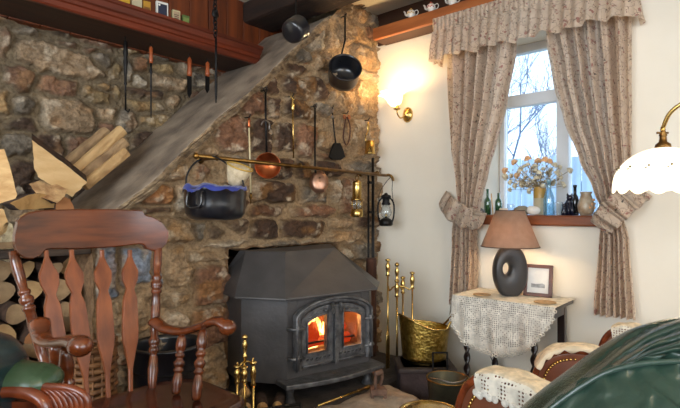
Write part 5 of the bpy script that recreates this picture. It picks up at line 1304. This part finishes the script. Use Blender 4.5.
def turned(a,b,prof,m=chairw,name='post',parent=None,seg=18):
    a=Vector(a); b=Vector(b); L=(b-a).length; mb=MB(); mb.lathe([(r,z*L) for r,z in prof],a,(b-a),seg); return T.p(name,mb,m,world=True,parent=parent)
postprof=[(.010,0),(.014,.06),(.017,.14),(.012,.22),(.010,.24),(.016,.25),(.017,.275),(.011,.285),(.016,.30),(.018,.33),(.012,.35),(.014,.40),(.015,.55),(.013,.64),(.017,.65),(.017,.665),(.012,.672),(.018,.69),(.019,.715),(.012,.735),(.016,.745),(.016,.76),(.011,.77),(.014,.85),(.014,.94),(.011,1.0)]
for x in (.415,.862):
    k=1 if x>.6 else -1
    b=V(x+ (.008 if k<0 else -.008),YC+.012,.885); a=V(x-k*(.085 if k<0 else .098),1.455,.43); turned(a,b,postprof,name='back_post')
# splats
for i in range(4):
    px=(46,71.5,102,130)[i]; pb=(64,88,108,130)[i]
    a=onY(px,250,YC+.01); b=V(onY(pb,392,1.475).x,1.47,.44)
    sec=[(0,.006),(.05,.006),(.09,.010),(.15,.0205),(.17,.0215),(.22,.020),(.285,.0105),(.30,.0115),(.36,.018),(.5,.0205),(.6,.021),(.66,.019),(.74,.012),(.84,.0065),(1,.006)]
    mb=MB(); L=(b-a); vs=[]
    for t_,w_ in sec:
        p=a+L*t_; t2=.0055 if w_>.008 else .005; q=1.22 if w_>.008 else 1; yv=Vector((0,1,.1)).normalized()
        vs+= [p+V(-w_*q,0,0)-yv*t2*.4,p+V(-w_*q+.002,0,0)-yv*t2,p+V(w_*q-.002,0,0)-yv*t2,p+V(w_*q,0,0)-yv*t2*.4,p+V(w_*q,0,0)+yv*t2,p+V(-w_*q,0,0)+yv*t2]
    fs=[(j*6+k,j*6+(k+1)%6,(j+1)*6+(k+1)%6,(j+1)*6+k) for j in range(len(sec)-1) for k in range(6)]
    mb.add(vs,fs,False); T.p('back_splat',mb,splatw,world=True)
# seat
def seat(u,v):
    a=2*PI*u; q=(abs(math.cos(a))**4+abs(math.sin(a))**4)**-.25; cx_,cy_=.665,1.29
    hx=.255;hy=.205; px_=cx_+hx*q*math.cos(a)*.93; py_=cy_+hy*q*math.sin(a)*.93
    lev=[(0,-.018),(.9,-.03),(1.0,-.02),(1.02,0),(1.0,.015),(.9,.014),(.6,.004),(0,0)]
    k=v*(len(lev)-1); i=min(int(k),len(lev)-2); f=k-i; s_=lev[i][0]+(lev[i+1][0]-lev[i][0])*f; zz_=lev[i][1]+(lev[i+1][1]-lev[i][1])*f
    y=cy_+(py_-cy_)*s_; x=cx_+(px_-cx_)*s_
    z=.432+zz_+.022*max(0,(1.2-y)/.12)*(1 if zz_>-.01 else .6)
    return V(x,y,z)
mb=MB(); mb.grid(seat,64,28,wrapu=True); T.p('seat',mb,seatw,world=True)
# arms
def arm(px_pts,sgn,endc):
    P=cr(px_pts,7); n=len(P); mb=MB(); r=[.020+.006*abs(2*i/(n-1)-1) for i in range(n)]
    mb.tube(P,r,12,flat=.62,up=(0,0,1)); 
    e=P[-1]; mb.ell(e+V(0,0,-.004),(.026,.030,.024),16)
    T.p('arm_rest',mb,chairw,world=True)
arm([onY(154,321,1.49),onY(166,329,1.44),onY(184,331,1.38),onY(202,326,1.31),onY(216,321,1.25),onY(227,326,1.215)],1,None)
al0=onY(38,331,1.45); al1=onY(80,344,1.13)
arm([V(al0.x+.01,1.47,al0.z+.02),al0+V(0,-.04,-.015),al0.lerp(al1,.45)+V(0,0,-.015),al0.lerp(al1,.8)+V(0,0,.0),al1],-1,None)
spind=[(.011,0),(.014,.05),(.016,.2),(.012,.33),(.010,.35),(.015,.37),(.016,.41),(.010,.43),(.015,.46),(.018,.52),(.011,.57),(.010,.6),(.015,.62),(.015,.66),(.010,.68),(.015,.74),(.017,.82),(.013,.93),(.009,1.0)]
for a,b in ((onY(176,388,1.36),onY(182,334,1.385)),(onY(196,388,1.27),onY(203,329,1.305))):
    a.z=.44; turned(a,b,spind,name='arm_spindle')
for a,b in ((V(.50,1.36,.44),al0.lerp(al1,.40)+V(0,0,-.02)),(V(.46,1.25,.44),al0.lerp(al1,.68)+V(0,0,-.02))): turned(a,b,spind,name='arm_spindle')
lg=[(.012,0),(.018,.15),(.012,.3),(.018,.34),(.014,.42),(.02,.6),(.016,.85),(.012,1)]
for x,y in ((.50,1.16),(.83,1.16),(.52,1.42),(.81,1.42)):
    turned(V(x+(x-.665)*.25,y+(y-1.29)*.25,.07),V(x,y,.42),lg,name='leg')
for x in (.46,.87):
    mb=MB(); mb.tube(cr([(x,.92,.085),(x,1.1,.05),(x,1.3,.035),(x,1.5,.05),(x,1.72,.10)],6),.022,8,flat=.8,up=(0,0,1)); T.p('rocker',mb,chairw,world=True)
# ------------------------------------------------------------ green leather armchair, lower left
T=Thing('green_armchair','green leather armchair with ribbed polished wood arm at the lower left corner','armchair',V(0,0,0)+V(.751,.66,0)*.68+V(.66,-.751,0)*-.55)
AU=V(.66,-.751,0); AF=V(.751,.66,0)
def G(r,d,z): return AU*r+AF*d+V(0,0,z)
mb=MB()
def pad(u,v):
    a=2*PI*u; k=v; e=(1-abs(2*k-1)**6)**.4 if 0<k<1 else 0
    r=-.80+.258*k; n=noise.noise(Vector((k*7,math.cos(a)*2,math.sin(a)*2)))
    cr_=.003*abs(math.sin(k*55+math.cos(a)*2))*max(0,k-.75)*4*max(0,math.sin(a))
    return G(r,.945+.052*math.cos(a)*e,.683+.030*math.sin(a)*e*(1+.12*n)-.012*k*k-cr_)
mb.grid(pad,40,60,wrapu=True); T.p('arm_pad',mb,gleadp,world=True)
mb=MB()
for i in range(7):
    P=cr([onD(x,y,.915) for x,y in ((12+3*i,387+.5*i),(34+4.6*i,386+.2*i),(46+5.6*i,390+.3*i),(54+5.5*i,400),(58+4.9*i,414),(57+4.6*i,450))],7)
    mb.tube(P,.0075,8)
T.p('ribbed_scroll',mb,mahog,world=True)
mb=MB(); mb.tube(cr([onD(-20,396,.90),onD(8,391,.90),onD(30,394,.90),onD(44,404,.90),onD(48,424,.90)],6),.013,8); 
mb.obox(G(-.655,.95,.46),(.29,.06,.36),AU,AF,(0,0,1)); T.p('arm_frame',mb,mahog,world=True)
mb=MB()
def back(u,v):
    a=2*PI*u; ca,sa=math.cos(a),math.sin(a); q_=(abs(ca)**3+abs(sa)**3)**(-1/3.); r=math.sin(PI*v)**.28 if 0<v<1 else 0
    return G(-.69-.075*math.cos(PI*v)*1.0,.755+.285*ca*q_*r,.615+.18*sa*q_*r+.008*noise.noise(Vector((ca*3,sa*3,v*3))))
mb.grid(back,48,24,wrapu=True); T.p('backrest',mb,mat('dark_teal_leather',(34,58,62),.26,0,rgb2=(26,44,48),coat=.3),world=True)
mb=MB(); mb.obox(G(-.40,.68,.36),(.46,.46,.14),AU,AF,(0,0,1)); T.p('seat',mb,glead,world=True,bev=.04)
mb=MB(); mb.obox(G(-.64,.42,.46),(.30,.06,.34),AU,AF,(0,0,1)); T.p('arm_frame',mb,mahog,world=True)
for r_ in (-.76,-.22):
    for d_ in (.46,.90): q=G(r_,d_,0); mb=MB(); mb.lathe([(.02,0),(.026,.1),(.03,.3)],(q.x,q.y,0),seg=12); T.p('leg',mb,mahog,world=True)
# ------------------------------------------------------------ brown leather chairs, right
studm=brass
def chair(label,c0,c1,ztop,zlow,thick,depth,group,seatdir,rise=.03):
    # c0 -> c1 : run of the back seen from the room; rounded end at c0
    c0=Vector(c0); c1=Vector(c1); d=(c1-c0); L=d.length; d.normalize(); nrm=Vector((-d.y,d.x,0))
    if nrm.dot(CAM-c0)<0: nrm=-nrm
    T=Thing('brown_armchair',label,'armchair',(c0+c1)/2-Vector((0,0,((c0+c1)/2).z)),0,group)
    hgt=ztop-zlow
    def out(k,ins):  # outline param 0..1 (left bottom -> over -> right bottom)
        a=PI*(1-k); x=L/2+(L/2-ins)*(1 if math.cos(a)>0 else -1)*abs(math.cos(a))**.75; z=zlow+(hgt-ins)*(abs(math.sin(a))**.62)
        return x,z
    N=48
    def body(u,v):
        prof=[(.0,.5),(.0,.15),(-.012,.0),(.012,-.012),(.030,-.004),(.036,.0),(.3,-.028),(.6,-.036)]
        ins,dp=[(0,thick),(0,.012),(.006,.0),(.018,-.006),(.030,-.002),(.036,-.002),(.08,-.016),(.14,-.022),(.24,-.024)][min(8,int(round(v*8)))]
        x,z=out(u,ins); z=max(z,zlow) if ins<.05 else z
        return V(0,0,0)+c0.xy.to_3d()+d*x+nrm*(-dp)*1.0+V(0,0,z)-Vector((0,0,0))
    mb=MB()
    mb.grid(body,N,8); T.p('backrest',mb,bleather,world=True)
    mb=MB(); 
    pts=[c0.xy.to_3d()+d*out(k/N,.004)[0]-nrm*(-.002)+V(0,0,out(k/N,.004)[1]) for k in range(N+1)]
    mb.tube([p+nrm*.0 for p in pts],.011,10,flat=1); T.p('show_wood_rim',mb,mahog,world=True)
    mb=MB(); M_=36
    for k in range(M_+1):
        x,z=out(k/M_,.034); mb.ell(c0.xy.to_3d()+d*x+nrm*.004+V(0,0,z),(.0058,.0058,.0058),6)
    T.p('nail_trim',mb,studm,world=True)
    mb=MB(); N2=N; P=[c0.xy.to_3d()+d*out(k/N2,.0)[0]+V(0,0,out(k/N2,.0)[1]) for k in range(N2+1)]
    mb.add(P+[p-nrm*thick for p in P],[tuple(range(N2+1)),tuple(range(N2+1,2*N2+2))]+[(k,k+1,k+N2+2,k+N2+1) for k in range(N2)],True); 
    for v in mb.v: v-=nrm*.006
    T.p('back_panel',mb,bleather,world=True)
    # seat and legs
    mb=MB(); c=(c0+c1)/2; mb.obox((c.x+nrm.x*depth/2*seatdir,c.y+nrm.y*depth/2*seatdir,zlow+.03),(L*.96,depth,.10),d,nrm,(0,0,1)); T.p('seat',mb,bleather,world=True,bev=.03)
    for a in (.08,.92):
        for b in (.05,.95): q=c0.lerp(c1,a)+nrm*depth*b*seatdir; mb=MB(); mb.lathe([(.014,0),(.018,.06),(.02,zlow)],(q.x,q.y,0),(0,0,1),12); T.p('leg',mb,mahog,world=True)
    return T,c0,d,nrm,out,L
def cover(label,info,k0,k1,drop,back,m,edge=True,solidtop=True):
    T_,c0,d,nrm,out,L=info; T=Thing('lace_chair_cover',label,'chair cover',(c0+d*(L*(k0+k1)/2)),0,'lace covers on the brown chairs')
    def f(u,v):
        k=k0+(k1-k0)*u; x,z=out(k,-.004)
        # v: 0 back side, .4 crest, 1 front hanging
        x0=L/2+(x-L/2)
        if v<.4: kk=v/.4; p=-nrm*(back*(1-kk)); zz_=z+.0102
        else: 
            kk=(v-.4)/.6; sc2=.010*abs(math.sin(u*PI*9)) if kk>.99 else 0
            p=nrm*(.016+.012*min(1,kk*3)); zz_=z+.0102-kk*(drop*(.75+.25*math.sin(u*PI)))-sc2 ; x0=L/2+(x-L/2)*(1-kk*.12)
            if kk<.08: p=nrm*(.016*kk/.08)
        return c0.xy.to_3d()+d*x0+p+V(0,0,zz_+.002*math.sin(u*30+v*5))
    mb=MB(); mb.grid(lambda u,v:f(u,v*.46),60,12); T.p('cloth_top',mb,lacesolid,world=True,normals=False,solid=.002)
    mb=MB(); mb.grid(lambda u,v:f(u,.44+v*.56),100,26); T.p('lace_drop',mb,m,world=True,normals=False,solid=.0015)
    if edge:
        mb=MB(); Nn=20
        for i in range(Nn+1):
            p=f(i/Nn,1.0)+nrm*.002; mb.lathe([(0,.0),(.009,.0015),(.0102,0),(.0102,-.001),(0,-.001)],p,nrm,10)
        T.p('crochet_border',mb,mat('crochet_white',(240,234,222),.9,scale=90,bump=.5),world=True)
def at(px,d,py=300): p=onD(px,py,d); return V(p.x,p.y,0)
i1=chair('nearest brown studded leather armchair with white crochet lace over its back, beside the brass pan',at(456,1.36),at(575,1.10),.574,.34,.06,.20,'brown studded leather armchairs',1)
cover('white openwork crochet cover with round scallops on the nearest brown chair',i1,.36,.94,.062,.05,lacec)
i2=chair('middle brown studded leather armchair behind the nearest one, with a plain cream cover',at(531,1.78),at(636,1.66),.508,.28,.05,.28,'brown studded leather armchairs',1)
cover('cream cloth cover along the top of the middle brown chair',i2,.16,.92,.008,.045,mat('cream_cover',(236,218,188),.9),edge=False)
i3=chair('furthest brown leather armchair, only its rounded top showing below the right curtain',at(597,1.96),at(668,1.80),.545,.30,.05,.2,'brown studded leather armchairs',1)
cover('small pierced lace cover on the furthest brown chair',i3,.36,.92,.050,.045,lacec,edge=False)
# ------------------------------------------------------------ big green leather chair, foreground right
T=Thing('green_wing_chair','large blurred green leather chair with pleated rolled top in the right foreground','armchair',onD(640,420,.72)-V(0,0,onD(640,420,.72).z))
ridge=[(470,470,.86),(505,425,.85),(520,408,.85),(545,385,.84),(575,362,.83),(605,340,.82),(630,324,.81),(655,313,.80),(682,306,.79),(715,302,.78),(760,304,.77),(800,320,.76)]
RP=cr([onD(a+6,b+15,c_) for a,b,c_ in ridge],8)
crease=[(455,520,.80),(490,470,.75),(510,430,.74),(540,402,.73),(572,378,.72),(600,362,.71),(628,354,.70),(655,351,.69),(682,350,.68),(715,350,.67),(760,354,.66),(800,372,.65)]
CP=cr([onD(a+4,b+10,c_) for a,b,c_ in crease],8)
low=[(455,640,.80),(480,620,.74),(500,600,.70),(525,570,.67),(560,540,.65),(595,520,.63),(630,505,.62),(660,500,.61),(690,500,.60),(720,500,.60),(760,505,.59),(800,520,.59)]
LP=cr([onD(a,b,c_) for a,b,c_ in low],8)
nR=len(RP)
def samp(P,u):
    k=u*(len(P)-1); i=min(int(k),len(P)-2); return P[i].lerp(P[i+1],k-i)
tow=Vector((-.751,-.66,0))
def roll(u,v):
    # v 0 behind, .25 ridge, .62 crease
    r=samp(RP,u); c_=samp(CP,u)
    if v<.25: k=v/.25; p=(r-tow*.16+V(0,0,-.10)).lerp(r,k); p+=V(0,0,.025*math.sin(k*PI))*1; f=k
    else: 
        k=(v-.25)/.75; p=r.lerp(c_,k)+(tow*.035+V(0,0,.004))*math.sin(k*PI)
    up=u*70+ (v*1.5); w=max(0,1-abs(v-.62)/.42); w2=min(1,max(0,(u-.30)/.25))
    pl=(abs(math.sin(v*PI*6.5+u*3))**.6-.5)*.024*w2*(1 if v>.2 else v/.2)+.004*noise.noise(Vector((u*14,v*6,2)))
    pinch=.006*math.sin(u*75)*max(0,(v-.82)/.18)
    return p+(tow*.7+V(0,0,.7))*(pl)+tow*pinch
mb=MB(); mb.grid(roll,220,90); T.p('rolled_top',mb,glead,world=True,normals=False)
def panel(u,v):
    c_=samp(CP,u); l=samp(LP,u); k=v; p=c_.lerp(l,k)+tow*(.05*math.sin(min(1,k*2.2)*PI/2)-.006)
    n=.018*noise.noise(Vector((u*9,v*5,7)))+.006*noise.noise(Vector((u*26,v*14,9)))+.006*math.sin(u*75+.4)*max(0,1-v*7)
    fold=.010*math.exp(-((v-.16-.25*abs(math.sin(u*11)))**2)/.002)
    return p+tow*(n+fold)
mb=MB(); mb.grid(panel,180,70); T.p('inner_back',mb,glead,world=True,normals=False)
mb=MB(); mb.tube([p+tow*.004 for p in CP],.0045,8); T.p('piping',mb,glead,world=True)
c_=onD(690,500,.80); 
mb=MB(); a=[RP[0]-tow*.16,RP[-1]-tow*.16]
mb.grid(lambda u,v:(samp(RP,u)-tow*.16+V(0,0,-.10)).lerp(V(*(samp(RP,u)-tow*.16).xy,.12),v),60,10); T.p('outer_back',mb,glead,world=True,normals=False)
for u in (.15,.9): q=samp(RP,u)-tow*.10; mb=MB(); mb.lathe([(.02,0),(.028,.14),(.028,.2)],(q.x,q.y,0),(0,0,1),12); T.p('leg',mb,mahog,world=True)
# ------------------------------------------------------------ camera, lights
cam=bpy.data.cameras.new('camera'); co=bpy.data.objects.new('camera',cam); C.objects.link(co)
co.location=CAM; co.rotation_euler=(PI/2,0,math.atan2(FY,FX)-PI/2)
cam.sensor_width=36; cam.lens=36*490/680; cam.shift_y=6/680; cam.clip_start=.02
cam.dof.use_dof=True; cam.dof.focus_distance=2.2; cam.dof.aperture_fstop=8
sc=bpy.context.scene; sc.camera=co
w=bpy.data.worlds.new('world'); sc.world=w; w.use_nodes=True
bg=w.node_tree.nodes['Background']; bg.inputs[0].default_value=(.62,.80,1,1); bg.inputs[1].default_value=2.4
def area(name,loc,rot,sx,sy,e,col):
    l=bpy.data.lights.new(name,'AREA'); l.shape='RECTANGLE'; l.size=sx; l.size_y=sy; l.energy=e; l.color=col
    o=bpy.data.objects.new(name,l); C.objects.link(o); o.location=loc; o.rotation_euler=rot; return l
def point(name,loc,e,col,r=.03):
    l=bpy.data.lights.new(name,'POINT'); l.energy=e; l.color=col; l.shadow_soft_size=r
    o=bpy.data.objects.new(name,l); C.objects.link(o); o.location=loc; return l
area('added_front_fill',(.2,-2.19,1.37),(PI/2,0,0),2.7,1.1,22,(1,.93,.84))  # unseen warm fill panel, added behind the camera to brighten the room
area('daylight_left_window',(-2.19,-.1,1.37),(PI/2,0,-PI/2),2.3,1.1,64,(.86,.93,1))
l=area('window_portal',(FXX+.2,.85,1.42),(PI/2,0,PI/2),.7,1.0,1,(1,1,1)); l.cycles.is_portal=True
point('sconce_bulb',SCONCE,4,(1,.70,.36),.025)
point('table_lamp_bulb',LAMPB,3.0,(1,.72,.42),.03)
point('reading_lamp_bulb',READB,1.2,(1,.86,.66),.03)
point('room_bulb',(0.3,-.9,1.95),13,(1,.72,.42),.08)
point('fire_glow',FIREP,3,(1,.42,.12),.04)
vs=sc.view_settings; vs.view_transform='Standard'; vs.look='None'; vs.gamma=1; vs.use_curve_mapping=False; vs.exposure=0.43
sc.cycles.use_denoising=True
sc.cycles.max_bounces=8; sc.cycles.transparent_max_bounces=16
sc.cycles.sample_clamp_indirect=6
